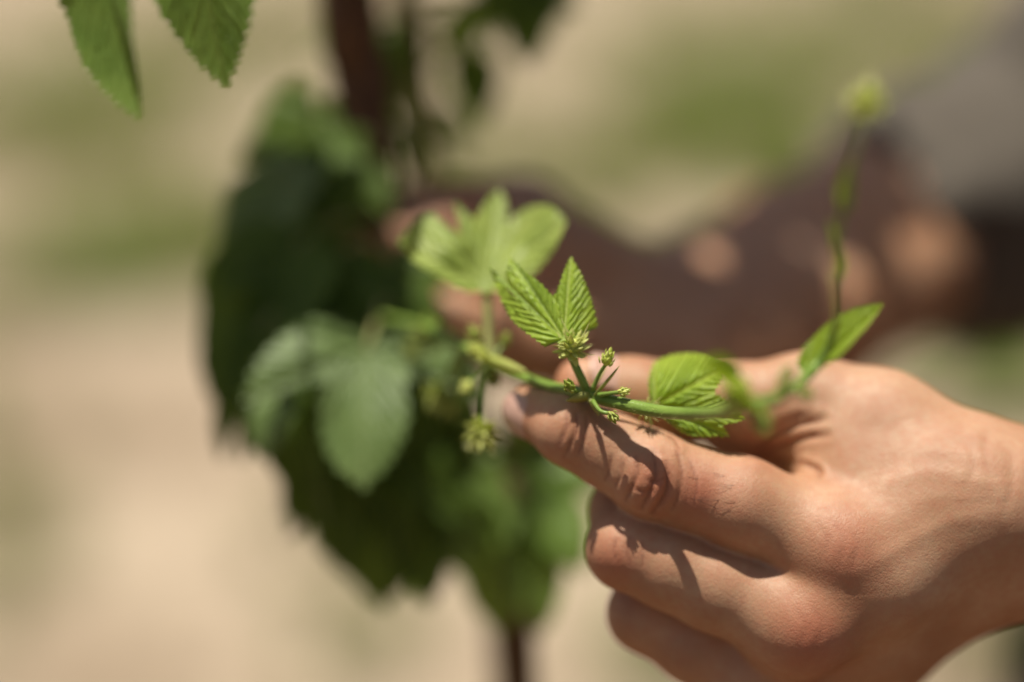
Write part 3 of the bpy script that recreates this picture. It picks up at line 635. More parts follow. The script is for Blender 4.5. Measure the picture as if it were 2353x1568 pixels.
# unseen leaves added up-sun to shade the plant's heart and the far hand
SN = SUN / np.linalg.norm(SUN)
def shade_leaf(u, v, dz, up, size, seed, kind='lobed'):
    k = K(u, v, dz) - SN * np.array([1, 1, -1]) * up
    c = k2w(k)[0]; f = np.random.default_rng(seed)
    n = -SUN_W + f.normal(0, 0.18, 3); n /= np.linalg.norm(n)
    d = np.cross(n, f.normal(0, 1, 3)); d /= np.linalg.norm(d)
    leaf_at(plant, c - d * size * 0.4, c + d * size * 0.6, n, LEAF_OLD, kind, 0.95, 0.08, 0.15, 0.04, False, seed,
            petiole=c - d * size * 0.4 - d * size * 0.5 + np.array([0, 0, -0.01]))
SHADE_AT = [(700, 700, 125, 0.30, 0.085), (560, 760, 125, 0.30, 0.075), (800, 640, 140, 0.28, 0.08), (930, 660, 140, 0.30, 0.08), (1030, 560, 200, 0.30, 0.085), (900, 520, 205, 0.28, 0.08),
       (1180, 560, 215, 0.34, 0.085), (1050, 720, 190, 0.36, 0.075), (620, 600, 140, 0.27, 0.07), (880, 1180, 150, 0.46, 0.09), (1000, 1250, 150, 0.47, 0.085), (800, 1080, 140, 0.43, 0.08),
       (1150, 850, 205, 0.40, 0.075), (1400, 760, 215, 0.40, 0.085), (860, 200, 178, 0.2, 0.075), (880, 380, 178, 0.24, 0.075), (1080, 1330, 160, 0.50, 0.07), (1320, 640, 225, 0.36, 0.08),
       (1520, 830, 240, 0.44, 0.075), (1700, 840, 265, 0.46, 0.08), (1830, 700, 280, 0.44, 0.08), (1960, 640, 300, 0.44, 0.08), (1680, 590, 260, 0.40, 0.055), (1900, 480, 300, 0.40, 0.07),
       (2080, 480, 320, 0.42, 0.08), (2160, 680, 320, 0.46, 0.07), (1480, 620, 232, 0.38, 0.055), (1900, 830, 285, 0.48, 0.08), (2060, 760, 310, 0.47, 0.075), (1215, 470, 222, 0.22, 0.07), (1130, 450, 215, 0.2, 0.07), (1290, 520, 225, 0.24, 0.07), (1380, 600, 228, 0.27, 0.06),
       (640, 520, 150, 0.2, 0.075), (740, 420, 165, 0.17, 0.07), (560, 480, 150, 0.18, 0.065), (720, 900, 110, 0.36, 0.06), (520, 860, 125, 0.33, 0.07), (660, 760, 125, 0.31, 0.07), (600, 680, 130, 0.28, 0.07), (780, 560, 140, 0.23, 0.07), (1850, 560, 300, 0.41, 0.07), (2000, 560, 325, 0.42, 0.07), (1760, 760, 275, 0.46, 0.07)]
LIT = [(830, 900, 92, .75), (800, 1010, 86, .7), (880, 850, 95, .75), (760, 900, 92, .7), (900, 780, 100, .7), (820, 720, 104, .6), (640, 380, 162, .28), (690, 1000, 112, .5), (830, 200, 165, .7), (855, 400, 168, .6), (1620, 650, 232, .75), (1560, 720, 215, .6), (1680, 700, 225, .6), (2150, 580, 310, .35), (1300, 1150, 165, .7), (1250, 1240, 162, .7), (1340, 1240, 160, .7), (1180, 1350, 165, .6),
       (1100, 560, 55, .6), (1200, 560, 55, .6), (990, 600, 52, .6), (460, 60, -44, .7), (270, 100, -46, .7), (1060, 90, 225, .7)]
SK = SN * np.array([1, 1, -1])
def lit_clear(u, v, dz, up, s_):
    c = K(u, v, dz) - SK * up
    for p in LIT:
        d = K(*p[:3]) - c; d = d - SK * (d @ SK)
        if np.linalg.norm(d) < s_ * p[3]: return False
    return True
SHADE_AT = [c for c in SHADE_AT if c[0] < 1340]
for i, (u, v, dz, up, s_) in enumerate(SHADE_AT):
    if lit_clear(u, v, dz, up, s_): shade_leaf(u, v, dz, up, s_, 100 + i)
for i, (u, v, dz, up, s_) in enumerate([(1215, 470, 222, 0.20, 0.075), (1130, 455, 215, 0.18, 0.075), (1290, 545, 225, 0.23, 0.07), (1370, 610, 226, 0.26, 0.055), (690, 640, 139, 0.25, 0.06), (570, 640, 138, 0.24, 0.06)]): shade_leaf(u, v, dz, up, s_, 200 + i)
# small unseen leaves added up-sun to dapple the far forearm
fd = np.random.default_rng(5); kk_ = 0
for a_ in np.linspace(0, 0.82, 11):
    for b_ in (-0.75, -0.25, 0.25, 0.75):
        u = 1440 + 700 * a_ + fd.uniform(-22, 22); v = 720 - 190 * a_ + 130 * b_ + fd.uniform(-18, 18); dz = 203 + 100 * a_ - 38 * b_
        gap = math.hypot((u - 1570) / 120, (v - 690) / 110) < 1
        if fd.uniform() < (0.22 if gap else 0.68): shade_leaf(u, v, dz, 0.36 + 0.06 * a_ + fd.uniform(0, 0.03), fd.uniform(0.030, 0.040), 300 + kk_, 'ovate' if fd.uniform() < 0.4 else 'lobed')
        kk_ += 1

# ------------------------------------------------------------------ solid modelling of the person
def smin(a, b, k):
    h = np.maximum(k - np.abs(a - b), 0) / k
    return np.minimum(a, b) - h * h * k * 0.25
class Field:
    def __init__(s, lo, hi, h):
        s.lo = np.array(lo, np.float32); s.h = h
        n = np.ceil((np.array(hi) - np.array(lo)) / h).astype(int) + 1
        s.ax = [s.lo[i] + h * np.arange(n[i], dtype=np.float32) for i in range(3)]; s.n = n
    def cone(s, a, b, ra, rb):
        X, Y, Z = s.ax[0][:, None, None], s.ax[1][None, :, None], s.ax[2][None, None, :]
        a, b = np.asarray(a, np.float32), np.asarray(b, np.float32); d = b - a; L2 = float(d @ d) + 1e-12
        t = np.clip(((X - a[0]) * d[0] + (Y - a[1]) * d[1] + (Z - a[2]) * d[2]) / L2, 0, 1).astype(np.float32)
        q = (X - a[0] - t * d[0]) ** 2; q += (Y - a[1] - t * d[1]) ** 2; q += (Z - a[2] - t * d[2]) ** 2
        return np.sqrt(q) - (np.float32(ra) + t * np.float32(rb - ra))
    def chain(s, pts, k):
        F = None
        for (a, ra), (b, rb) in zip(pts[:-1], pts[1:]):
            c = s.cone(a, b, ra, rb); F = c if F is None else smin(F, c, np.float32(k))
        return F
    def nets(s, F):
        nx, ny, nz = F.shape; sg = F < 0
        cnt = np.zeros((nx - 1, ny - 1, nz - 1), np.int8)
        cs = [(i, j, k) for i in (0, 1) for j in (0, 1) for k in (0, 1)]
        for i, j, k in cs: cnt += sg[i:nx - 1 + i, j:ny - 1 + j, k:nz - 1 + k]
        act = np.argwhere((cnt > 0) & (cnt < 8)); ids = -np.ones(cnt.shape, np.int32); ids[tuple(act.T)] = np.arange(len(act))
        val = {c: F[act[:, 0] + c[0], act[:, 1] + c[1], act[:, 2] + c[2]] for c in cs}
        acc = np.zeros((len(act), 3)); m = np.zeros(len(act))
        for a in cs:
            for axis in range(3):
                if a[axis]: continue
                b = list(a); b[axis] = 1; b = tuple(b)
                va, vb = val[a], val[b]; x = (va < 0) != (vb < 0); t = np.where(x, va / np.where(x, va - vb, 1), 0)
                p = np.tile(np.array(a, float), (len(act), 1)); p[:, axis] += t
                acc += p * x[:, None]; m += x
        V = s.lo + s.h * (act + acc / m[:, None])
        Q = []
        for axis in range(3):
            o1, o2 = (axis + 1) % 3, (axis + 2) % 3
            sl0 = [slice(None)] * 3; sl1 = [slice(None)] * 3; sl0[axis] = slice(0, -1); sl1[axis] = slice(1, None)
            A, Bv = sg[tuple(sl0)], sg[tuple(sl1)]; e = np.argwhere(A != Bv)
            e = e[(e[:, o1] > 0) & (e[:, o2] > 0) & (e[:, o1] < F.shape[o1] - 1) & (e[:, o2] < F.shape[o2] - 1)]
            inside = A[tuple(e.T)]
            u1 = np.zeros(3, int); u1[o1] = 1; u2 = np.zeros(3, int); u2[o2] = 1
            q = np.stack([ids[tuple((e - u1 - u2).T)], ids[tuple((e - u2).T)], ids[tuple(e.T)], ids[tuple((e - u1).T)]], -1)
            q[~inside] = q[~inside][:, ::-1]; Q.append(q)
        return V, np.vstack(Q)
def vnormals(V, Q):
    n = np.zeros_like(V); fn = np.cross(V[Q[:, 2]] - V[Q[:, 0]], V[Q[:, 3]] - V[Q[:, 1]])
    for i in range(4): np.add.at(n, Q[:, i], fn)
    return n / (np.linalg.norm(n, axis=1)[:, None] + 1e-12)

def J(u, v, dz, r): return (K(u, v, dz), r * 0.001)
# --- near (left) hand
H = dict(
 idx=[J(1905, 1245, 14, 14.0), J(1700, 1158, 12, 12.9), J(1580, 1120, 12, 11.6), J(1490, 1084, 12, 11.5), J(1400, 1035, 13, 10.4), J(1312, 988, 14, 9.8), J(1225, 944, 30, 8.0)],
 mid=[J(1825, 1425, 14, 14.0), J(1640, 1345, 15, 12.4), J(1540, 1302, 15, 11.7), J(1442, 1262, 16, 11.2), J(1436, 1175, 31, 9.8), J(1500, 1080, 40, 8.2)],
 rng=[J(1745, 1550, 33, 13.4), J(1600, 1478, 32, 11.6), J(1486, 1410, 33, 10.9), J(1490, 1330, 50, 9.4), J(1560, 1280, 56, 8.0)],
 pin=[J(1770, 1610, 54, 11.5), J(1650, 1530, 56, 9.4), J(1570, 1480, 58, 9.0), J(1590, 1420, 66, 8.0), J(1640, 1390, 70, 7.0)],
 thb=[J(1850, 918, 35, 12.4), J(1700, 926, 37, 11.2), J(1570, 922, 37, 11.6), J(1450, 904, 36, 10.2), J(1338, 884, 34, 8.0)])
PALM = [
 [J(1905, 1245, 14, 14.2), J(2080, 1185, 17, 14.5), J(2250, 1140, 20, 17.0)],
 [J(1825, 1425, 14, 14.2), J(2030, 1325, 14, 15.0), J(2250, 1195, 20, 17.5)],
 [J(1745, 1550, 33, 13.5), J(2000, 1425, 33, 15.5), J(2260, 1265, 30, 18.0)],
 [J(1770, 1610, 54, 12.5), J(2000, 1490, 50, 15.0), J(2260, 1300, 38, 16.0)],
 [J(1850, 1380, 34, 15.0), J(2150, 1220, 36, 18.0)],
 [J(1850, 918, 35, 12.4), J(2020, 985, 32, 15.5), J(2200, 1075, 27, 17.0)],
 [J(1905, 1050, 31, 11.0), J(1935, 1130, 26, 13.0)],
 [J(1660, 975, 56, 8.0), J(1760, 1010, 54, 11.0), J(1900, 1090, 46, 14.0)],
 [J(1990, 1080, 26, 15.0), J(2130, 1110, 22, 16.0)],
 [J(2240, 1150, 22, 19.0), J(2390, 1165, 26, 20.0), J(2560, 1165, 30, 23.0), J(2900, 1190, 36, 30.0), J(3500, 1260, 44, 38.0), J(4300, 1370, 50, 42.0)],
 [J(2240, 1265, 34, 18.5), J(2390, 1245, 34, 18.5), J(2560, 1240, 31, 22.0), J(2900, 1260, 38, 28.0), J(3500, 1310, 46, 36.0)],
]
def build_near_arm():
    lo = np.array([K(1120, 1700, 0)[0], K(1200, 1760, 0)[1], D0 - 0.012]); hi = np.array([K(2760, 800, 0)[0], K(1200, 790, 0)[1], D0 + 0.092])
    f = Field(lo, hi, 0.00068)
    F = None
    for k_ in ('idx', 'mid', 'rng', 'pin', 'thb'):
        c = f.chain(H[k_], 0.004); F = c if F is None else smin(F, c, np.float32(0.0018))
    P = None
    for ch in PALM:
        c = f.chain(ch, 0.010); P = c if P is None else smin(P, c, np.float32(0.010))
    G = smin(F, P, np.float32(0.007))
    # tendon dips between the knuckles and bony bumps on them
    for (u, v, dz, r, k_) in [(1935, 1262, 7, 9.0, 12), (1866, 1446, 9, 9.0, 12), (1492, 1098, 8, 9.5, 5), (1790, 1560, 25, 9, 8)]:
        p = K(u, v, dz); G = smin(G, f.cone(p, p + 1e-5, r * 0.001, r * 0.001), np.float32(k_ * 0.001))
    V, Q = f.nets(G)
    keep = np.all(V[Q][:, :, 0] < hi[0] - 0.002, axis=1); Q = Q[keep]
    n = vnormals(V, Q)
    # position on the survey sheet for the creases
    U = V[:, 0] / (S * V[:, 2]) + 1176.5; Vv = 784 - V[:, 1] / (S * V[:, 2])
    front = np.clip(-n[:, 2] * 2.5, 0, 1)
    crease = np.zeros(len(V)); disp = np.zeros(len(V))
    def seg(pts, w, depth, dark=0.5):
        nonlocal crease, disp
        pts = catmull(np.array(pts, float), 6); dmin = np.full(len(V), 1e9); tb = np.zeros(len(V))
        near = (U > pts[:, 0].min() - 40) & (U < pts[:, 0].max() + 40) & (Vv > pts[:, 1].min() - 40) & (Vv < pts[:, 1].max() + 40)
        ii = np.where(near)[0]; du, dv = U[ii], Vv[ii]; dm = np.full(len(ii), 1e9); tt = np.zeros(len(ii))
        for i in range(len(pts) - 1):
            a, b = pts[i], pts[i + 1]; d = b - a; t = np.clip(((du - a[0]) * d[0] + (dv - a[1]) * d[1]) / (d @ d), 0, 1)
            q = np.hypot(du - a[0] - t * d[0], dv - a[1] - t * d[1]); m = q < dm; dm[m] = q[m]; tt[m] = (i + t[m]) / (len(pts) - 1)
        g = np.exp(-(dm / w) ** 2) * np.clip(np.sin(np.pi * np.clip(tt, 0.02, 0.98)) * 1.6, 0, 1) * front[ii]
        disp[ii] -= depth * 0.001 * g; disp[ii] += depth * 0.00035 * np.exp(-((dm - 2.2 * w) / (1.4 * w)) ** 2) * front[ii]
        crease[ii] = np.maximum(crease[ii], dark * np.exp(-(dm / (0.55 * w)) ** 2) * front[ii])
    # knuckle folds of the index finger (middle joint)
    for pts, w, d in [([(1500, 1040), (1508, 1085), (1496, 1125), (1474, 1168)], 6.5, 0.75), ([(1528, 1070), (1535, 1110), (1524, 1145), (1500, 1178)], 6.5, 0.8),
                      ([(1462, 1050), (1464, 1090), (1450, 1125), (1438, 1150)], 6, 0.55), ([(1430, 1060), (1428, 1092), (1416, 1118)], 5.5, 0.35), ([(1404, 1050), (1400, 1080), (1390, 1104)], 5, 0.25),
                      ([(1555, 1040), (1566, 1085), (1560, 1135), (1545, 1170)], 5, 0.25), ([(1585, 1060), (1600, 1110), (1594, 1160)], 5, 0.18),
                      ([(1486, 1100), (1505, 1108), (1525, 1098)], 4.5, 0.25), ([(1455, 1120), (1480, 1130), (1500, 1128)], 4.5, 0.25),
                      # end joint
                      ([(1322, 950), (1326, 985), (1312, 1020), (1296, 1050)], 5, 0.35), ([(1300, 945), (1302, 980), (1288, 1020)], 5, 0.30), ([(1345, 960), (1346, 1000), (1330, 1040)], 5, 0.25),
                      # middle finger joint
                      ([(1416, 1240), (1410, 1265), (1418, 1292)], 5, 0.14), ([(1446, 1236), (1440, 1262), (1450, 1298)], 5, 0.16), ([(1474, 1250), (1478, 1275), (1476, 1300)], 5, 0.10),
                      # folds of the web and the thumb root
                      ([(1740, 1035), (1780, 1000), (1830, 978), (1890, 965)], 9, 0.9), ([(1748, 1046), (1800, 1022), (1850, 1006), (1900, 1000)], 8, 0.7), ([(1770, 985), (1810, 965), (1860, 950)], 8, 0.6),
                      ([(1848, 1068), (1866, 1074), (1880, 1082), (1884, 1098)], 6.5, 0.9), ([(1720, 1052), (1780, 1060), (1840, 1066)], 8, 0.5),
                      ([(1535, 1003), (1552, 1012), (1560, 1030)], 5, 0.4)]:
        seg(pts, w, d)
    # wrist folds
    for a_, b_, c_, d_ in ((2230, 1020, 1120, 8), (2268, 990, 1090, -6), (2318, 1030, 1180, 10)): seg([(a_, b_), (a_ + d_, (b_ + c_) / 2), (a_ - d_, c_)], 10, 0.14, 0.04)
    # the fine net of skin lines over the index knuckle and the back of the hand
    f2 = np.random.default_rng(3)
    for pts in ([(1990, 1130), (2080, 1095), (2170, 1085), (2290, 1110)], [(1960, 1330), (2060, 1262), (2180, 1200), (2290, 1190)], [(2100, 1000), (2180, 1040), (2300, 1060)]): seg(pts, 18, -0.19, 0.0)
    for pts in ([(1880, 1205), (1900, 1240), (1895, 1285)], [(1915, 1200), (1938, 1245), (1930, 1300)], [(1955, 1215), (1970, 1255), (1960, 1300)], [(1830, 1400), (1850, 1440), (1840, 1485)], [(1868, 1395), (1888, 1440), (1878, 1490)]): seg(pts, 8, 0.12, 0.08)
    for i in range(0):
        u, v = f2.uniform(1640, 2010), f2.uniform(1120, 1520); a = f2.choice([0.5, -0.9, 1.4]) + f2.normal(0, 0.2); l = f2.uniform(14, 42)
        if (v - 1250) > 0.9 * (u - 1640) + 80: continue
        seg([(u, v), (u + l * math.cos(a) * 0.5, v + l * math.sin(a) * 0.5 + f2.normal(0, 2)), (u + l * math.cos(a), v + l * math.sin(a))], 3.4, 0.10, 0.10)
    V = V + n * disp[:, None]
    red = np.zeros(len(V))
    for u, v, r, a in [(1610, 1135, 65, 0.65), (1680, 1150, 70, 0.3), (1500, 1110, 70, 0.55), (1940, 1270, 95, 0.55), (1860, 1470, 95, 0.65), (1405, 1285, 65, 0.55), (1200, 960, 70, 0.35), (1285, 850, 50, 0.45),
                       (1760, 1010, 70, 0.35), (1300, 1010, 60, 0.2), (1560, 860, 90, 0.15), (2330, 1100, 120, 0.1)]:
        red = np.maximum(red, a * np.exp(-((U - u) ** 2 + (Vv - v) ** 2) / r ** 2))
    return V, Q, red, crease

# --- far (right) hand and forearm
FARM = [
 [J(1030, 560, 205, 18), J(1180, 600, 212, 25), J(1330, 680, 222, 26), J(1440, 742, 232, 26)],
 [J(1060, 690, 205, 17), J(1200, 720, 210, 24), J(1400, 770, 228, 25)],
 [J(1200, 500, 222, 13), J(1260, 600, 222, 20)],
]
FARM2 = [[J(1400, 760, 228, 27), J(1520, 755, 240, 28.5), J(1640, 715, 262, 31), J(1830, 615, 295, 34), J(2010, 535, 325, 36.5), J(2140, 490, 345, 39), J(2270, 440, 370, 41)],
 [J(1420, 850, 205, 22), J(1560, 845, 215, 25), J(1700, 800, 235, 27), J(1860, 720, 265, 29), J(2060, 610, 310, 30)]]
FFING = [
 [J(1215, 480, 222, 11.5), J(1060, 478, 196, 10.5), J(930, 492, 190, 9.6), J(800, 520, 198, 8.6), J(775, 545, 206, 7.6)],
 [J(1195, 540, 214, 12), J(1020, 540, 188, 10.6), J(900, 560, 184, 9.6), J(830, 580, 196, 8.6)],
 [J(1160, 620, 208, 12), J(1010, 620, 186, 10.4), J(920, 640, 186, 9.4), J(880, 650, 200, 8.4)],
 [J(1130, 690, 204, 11), J(1000, 690, 188, 9.6), J(930, 700, 192, 8.4)],
 [J(1330, 770, 200, 15), J(1210, 800, 176, 12.5), J(1110, 765, 160, 11), J(1040, 728, 152, 9.2)],
]
def build_far_arm():
    pts = np.array([p for ch in FARM + FARM2 + FFING for p, r in ch]); lo = pts.min(0) - 0.05; hi = pts.max(0) + 0.05
    f = Field(lo, hi, 0.0021); F = None
    for ch in FFING:
        c = f.chain(ch, 0.004); F = c if F is None else smin(F, c, np.float32(0.002))
    P = None
    for ch in FARM + FARM2:
        c = f.chain(ch, 0.012); P = c if P is None else smin(P, c, np.float32(0.012))
    V, Q = f.nets(smin(F, P, np.float32(0.008)))
    red = np.zeros(len(V)); U = V[:, 0] / (S * V[:, 2]) + 1176.5
    red += 0.12 * np.clip((1300 - U) / 300, 0, 1)
    return V, Q, red, np.zeros(len(V))

# shoulders, neck, head: in world metres
elbow_far = k2w(K(2270, 440, 370))[0]; elbow_near = k2w(K(4300, 1370, 50))[0]
sh_far = np.array([0.47, 1.12, 1.47]); sh_near = np.array([0.54, 0.72, 1.42])
neck = np.array([0.52, 0.93, 1.52]); head = np.array([0.40, 0.92, 1.70]); hip = np.array([0.358, 0.93, 0.88])
def build_head():
    f = Field(np.array([0.20, 0.74, 1.38]), np.array([0.68, 1.12, 1.92]), 0.006)
    G = f.chain([(neck + [0.02, 0, -0.08], 0.066), (neck, 0.058), (head + [0.035, 0, -0.06], 0.060)], 0.02)
    G = smin(G, f.cone(head + [0.02, 0, 0.05], head + [0.03, 0, 0.03], 0.094, 0.094), np.float32(0.03))
    G = smin(G, f.cone(head + [-0.045, 0, -0.075], head + [-0.01, 0, -0.03], 0.040, 0.066), np.float32(0.03))
    G = smin(G, f.cone(head + [-0.078, 0, 0.012], head + [-0.100, 0, -0.022], 0.009, 0.014), np.float32(0.015))     # nose
    G = smin(G, f.cone(head + [-0.068, -0.03, 0.035], head + [-0.068, 0.03, 0.035], 0.014, 0.014), np.float32(0.02))  # brow
    G = smin(G, f.cone(head + [-0.080, -0.018, -0.052], head + [-0.080, 0.018, -0.052], 0.008, 0.008), np.float32(0.01))  # lips
    for s_ in (-1, 1):
        G = smin(G, f.cone(head + [0.02, 0.094 * s_, -0.015], head + [0.028, 0.098 * s_, 0.018], 0.010, 0.014), np.float32(0.008))
        G = np.maximum(G, -f.cone(head + [-0.088, 0.030 * s_, 0.014], head + [-0.090, 0.034 * s_, 0.014], 0.012, 0.012))   # eye sockets
        G = np.minimum(G, f.cone(head + [-0.070, 0.030 * s_, 0.014], head + [-0.070, 0.031 * s_, 0.014], 0.0125, 0.0125))
    return f.nets(G)

person = None
def build_person():
    global person
    parts = []
    V, Q, r, c = build_near_arm(); parts.append((k2w(V), Q[:, ::-1], r, c))
    # rest of the near forearm and upper arm, running on inside the sleeve
    a0 = k2w(np.array([p for p, _ in PALM[-2][2:]])); rr = [q for _, q in PALM[-2][2:]]
    f = Field(np.minimum(a0.min(0), sh_near) - 0.07, np.maximum(a0.max(0), sh_near) + 0.07, 0.0045)
    ch1 = [(k2w(p)[0], q * 0.985) for p, q in PALM[-2][2:]] + [(sh_near, 0.052)]
    ch2 = [(k2w(p)[0], q * 0.985) for p, q in PALM[-1][2:]]
    V2, Q2 = f.nets(smin(f.chain(ch1, 0.02), f.chain(ch2, 0.02), np.float32(0.012)))
    parts.append((V2, Q2, np.zeros(len(V2)), np.zeros(len(V2))))
    V3, Q3, r3, c3 = build_far_arm(); parts.append((k2w(V3), Q3[:, ::-1], r3, c3))
    V4, Q4 = build_head(); parts.append((V4, Q4, np.zeros(len(V4)), np.zeros(len(V4))))
    off = 0; vs_, qs, rs, cs = [], [], [], []
    for v, q, r_, c_ in parts:
        vs_.append(v); qs.append(q + off); rs.append(r_); cs.append(c_); off += len(v)
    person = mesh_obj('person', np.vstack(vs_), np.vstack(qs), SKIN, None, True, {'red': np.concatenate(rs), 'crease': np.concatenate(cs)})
    person['label'] = 'person in a grey shirt reaching in from the right, pinching the hop shoot'
    person['category'] = 'person'
    # --- shirt with rolled sleeves
    f = Field(np.array([0.12, 0.48, 0.86]), np.array([0.86, 1.38, 1.62]), 0.008)
    def ell(c, r):
        X, Y, Z = (f.ax[0][:, None, None] - c[0]) / r[0], (f.ax[1][None, :, None] - c[1]) / r[1], (f.ax[2][None, None, :] - c[2]) / r[2]
        return (np.sqrt(X * X + Y * Y + Z * Z) - 1) * min(r)
    G = smin(ell((0.56, 0.93, 1.28), (0.135, 0.21, 0.24)), ell((0.43, 0.93, 1.03), (0.125, 0.185, 0.24)), np.float32(0.10))
    G = smin(G, f.chain([(sh_far, 0.075), ((sh_far + sh_near) / 2 + [0.02, 0, 0.03], 0.07), (sh_near, 0.075)], 0.04), np.float32(0.06))
    ef = elbow_far
    fore = k2w(K(2085, 505, 335))[0]
    G = smin(G, f.chain([(sh_far, 0.075), (sh_far * 0.4 + ef * 0.6 + np.array([0.03, 0, 0.0]), 0.058), (ef + np.array([0.012, 0, -0.004]), 0.055), (ef * 0.2 + fore * 0.8, 0.053)], 0.03), np.float32(0.03))
    el2 = elbow_near; fo2 = k2w(K(3700, 1300, 46))[0]
    G = smin(G, f.chain([(sh_near, 0.075), (sh_near * 0.4 + el2 * 0.6, 0.062), (el2, 0.056), (el2 * 0.5 + fo2 * 0.5, 0.050)], 0.03), np.float32(0.03))
    G = np.maximum(G, -f.cone(neck + [-0.03, 0, 0.02], neck + [-0.06, 0, 0.14], 0.074, 0.09))
    V, Q = f.nets(G)
    n = vnormals(V, Q)
    w = np.array([noise.noise((p[0] * 22, p[1] * 22, p[2] * 34)) + 0.5 * noise.noise((p[0] * 60, p[1] * 40, p[2] * 70)) for p in V])
    mesh_obj('shirt', V + n * (w * 0.009)[:, None], Q, SHIRT, person)['label'] = 'grey shirt with loose sleeves'
    # --- trousers and shoes
    f = Field(np.array([0.06, 0.66, 0.03]), np.array([0.72, 1.20, 1.10]), 0.010)
    def leg(y, kx): return f.chain([(np.array([hip[0], y, hip[2] - 0.02]), 0.105), (np.array([hip[0] + 0.06 - kx, y, 0.50]), 0.078), (np.array([hip[0] + 0.14, y, 0.09]), 0.066)], 0.03)
    G = smin(leg(0.84, 0.04), leg(1.02, 0.10), np.float32(0.02))
    G = smin(G, f.chain([(hip + [0.01, -0.07, -0.01], 0.12), (hip + [0.01, 0.07, -0.01], 0.12), (hip + [0.10, 0.0, 0.03], 0.12)], 0.02), np.float32(0.05))
    V, Q = f.nets(G); n = vnormals(V, Q)
    w = np.array([noise.noise((p[0] * 16, p[1] * 16, p[2] * 26)) for p in V])
    mesh_obj('trousers', V + n * (w * 0.010)[:, None], Q, TROUSERS, person)
    for y in (0.84, 1.02):
        f = Field(np.array([0.18, y - 0.08, -0.02]), np.array([0.62, y + 0.08, 0.16]), 0.006)
        V, Q = f.nets(f.chain([(np.array([0.50, y, 0.045]), 0.045), (np.array([0.42, y, 0.05]), 0.048), (np.array([0.29, y, 0.035]), 0.038)], 0.03))
        V[:, 2] = np.maximum(V[:, 2], gz(0.55, y) - 0.004)
        mesh_obj('shoe', V, Q, SHOE, person)
    # hair
    f = Field(head - 0.16, head + 0.17, 0.006)
    G = f.cone(head + [0.028, 0, 0.058], head + [0.040, 0, 0.03], 0.102, 0.100)
    G = np.maximum(G, -f.cone(head + [-0.12, 0, 0.0], head + [-0.11, 0, -0.08], 0.085, 0.13))
    V, Q = f.nets(G); n = vnormals(V, Q); w = np.array([noise.noise(tuple(p * 60)) for p in V])
    mesh_obj('hair', V + n * (w * 0.006)[:, None], Q, HAIR, person)
    # --- fingernails: curved plates lying in the fingertips
    def nail(a, b, r, nrm, s0, s1, spread, lift=1.015):
        a, b = np.asarray(a), np.asarray(b); ax = b - a; L = np.linalg.norm(ax); ax /= L
        nn = np.asarray(nrm, float); nn = nn - ax * (nn @ ax); nn /= np.linalg.norm(nn); sd = np.cross(ax, nn)
        Vn, Fn = [], []; m, kk = 12, 14
        for i in range(m + 1):
            t = i / m; s_ = s0 + (s1 - s0) * t
            wd = spread * (1 - 0.25 * (2 * t - 1) ** 4) * (0.86 if i in (0, m) else 1)
            for j in range(kk + 1):
                ph = wd * (2 * j / kk - 1)
                end = 0.10 * abs(2 * j / kk - 1) ** 2.5
                sx = s_ + (end if t < 0.5 else -end) * abs(2 * t - 1) * (s1 - s0)
                drop = 1 if sx < L else math.sqrt(max(0.05, 1 - ((sx - L) / r) ** 2))
                Vn.append(a + ax * sx + (nn * math.cos(ph) + sd * math.sin(ph)) * r * lift * (0.4 + 0.6 * drop))
        for i in range(m):
            for j in range(kk):
                q = i * (kk + 1) + j; Fn.append((q, q + 1, q + kk + 2, q + kk + 1))
        o = mesh_obj('fingernail', k2w(np.array(Vn)), Fn, NAIL, person)
        so = o.modifiers.new('solid', 'SOLIDIFY'); so.thickness = 0.0004
        return o
    a, b = H['idx'][-2][0], H['idx'][-1][0]
    nail(a, b, 0.0082, (-0.82, -0.12, -0.55), 0.011, 0.0245, 0.85)
    a, b = H['thb'][-2][0], H['thb'][-1][0]
    nail(a, b, 0.0092, (0.0, 0.70, -0.70), 0.001, 0.0150, 0.80, 1.03)
    # --- hairs on the back of the index finger
    f3 = np.random.default_rng(9); mb = MB()
    def surf(u, v):        # front of the index finger at that spot
        k0 = K(u, v, 0); best = 1e9
        for dz in np.arange(-12, 14, 0.25):
            p = K(u, v, dz); d = min(_cd(p, A, Bq) for A, Bq in zip(H['idx'][:-1], H['idx'][1:]))
            if d < 0: return dz
        return 0
    def _cd(p, A, Bq):
        (a, ra), (b, rb) = A, Bq; d = b - a; t = np.clip(((p - a) @ d) / (d @ d), 0, 1); return np.linalg.norm(p - a - t * d) - (ra + (rb - ra) * t)
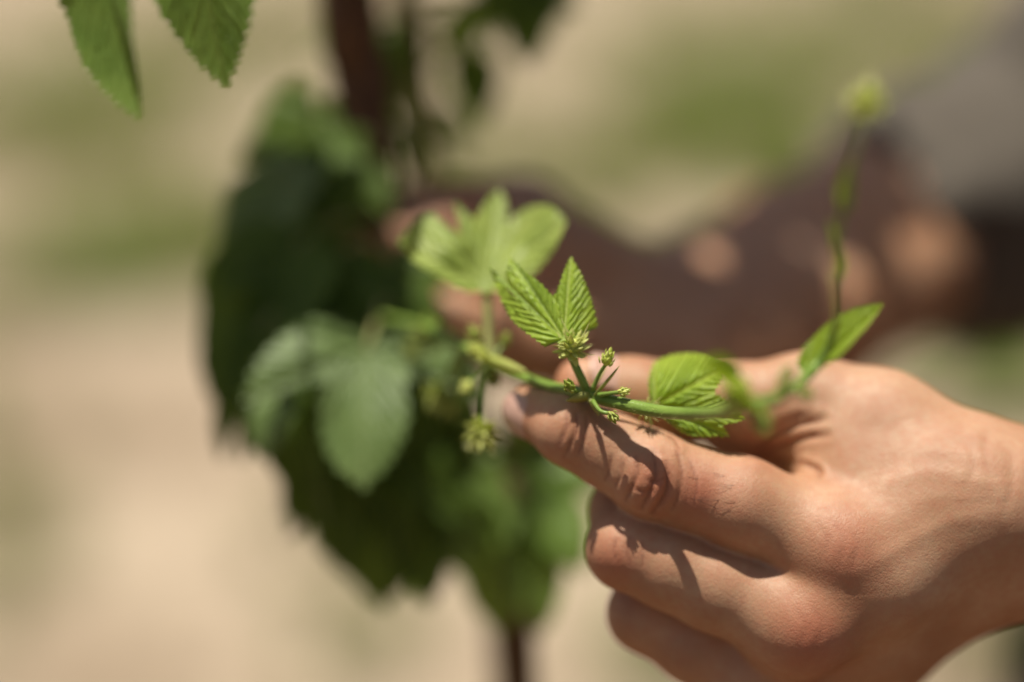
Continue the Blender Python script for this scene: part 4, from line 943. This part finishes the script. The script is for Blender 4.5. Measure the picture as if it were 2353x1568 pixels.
    for i in range(9):
        u, v = f3.uniform(1620, 1720), f3.uniform(1090, 1190); l = f3.uniform(38, 70); an = math.pi + f3.normal(0.10, 0.12)
        z = surf(u, v); ze = surf(u + l * math.cos(an), v + l * math.sin(an)); pts = []
        cv = f3.normal() * 5
        for t in (0, 0.4, 0.75, 1.0):
            uu, vv_ = u + l * t * math.cos(an), v + l * t * math.sin(an) + cv * t * t
            pts.append(W(uu, vv_, z + (ze - z) * t - 0.4 - 0.8 * math.sin(math.pi * t * 0.8)))
        tube(mb, pts, [0.000042, 0.000036, 0.00003, 0.000018], 4, n=4)
    o = mb.build('finger_hair', HAIR, person); o['kind'] = 'stuff'
build_person()

# ------------------------------------------------------------------ weeds behind
def weed(u, v, size, n, label, seed):
    p = ground_hit(u, v); p[2] = gz(p[0], p[1]); f = np.random.default_rng(seed)
    t = thing('weed_plant', label, 'weed', 'weeds on the field')
    mb = MB()
    for i in range(n):
        a = i * 2.4 + f.uniform(-.3, .3); el = f.uniform(0.35, 1.2); l = size * f.uniform(0.5, 1.0)
        d = np.array([math.cos(a) * math.cos(el), math.sin(a) * math.cos(el), math.sin(el)])
        q = p + d * l; tube(mb, [p, p + d * l * 0.5 + [0, 0, l * 0.08], q], [0.003, 0.002, 0.0015], 5, n=3)
        d2_ = np.array([math.cos(a), math.sin(a), f.uniform(-0.4, 0.3)])
        leaf_at(t, q, q + d2_ * size * f.uniform(0.35, 0.6), np.array([0, 0, 1.0]) + d * 0.3, WEED, 'ovate', 0.8, 0.1, 0.3, 0.05, False, seed + i)
    mb.build('stems', WEED, t)
weed(1700, 290, 0.16, 12, 'blurred leafy weed on the sand above the far forearm', 300)
weed(2325, 930, 0.24, 16, 'blurred leafy weed at the right edge above the near wrist', 330)
weed(1520, 1560, 0.10, 10, 'small dark weed below the curled fingers at the bottom edge', 360)
weed(250, 690, 0.12, 12, 'blurred low weed on the sand at the left', 390)
weed(2040, 70, 0.16, 12, 'blurred weed on the sand at the upper right', 420)
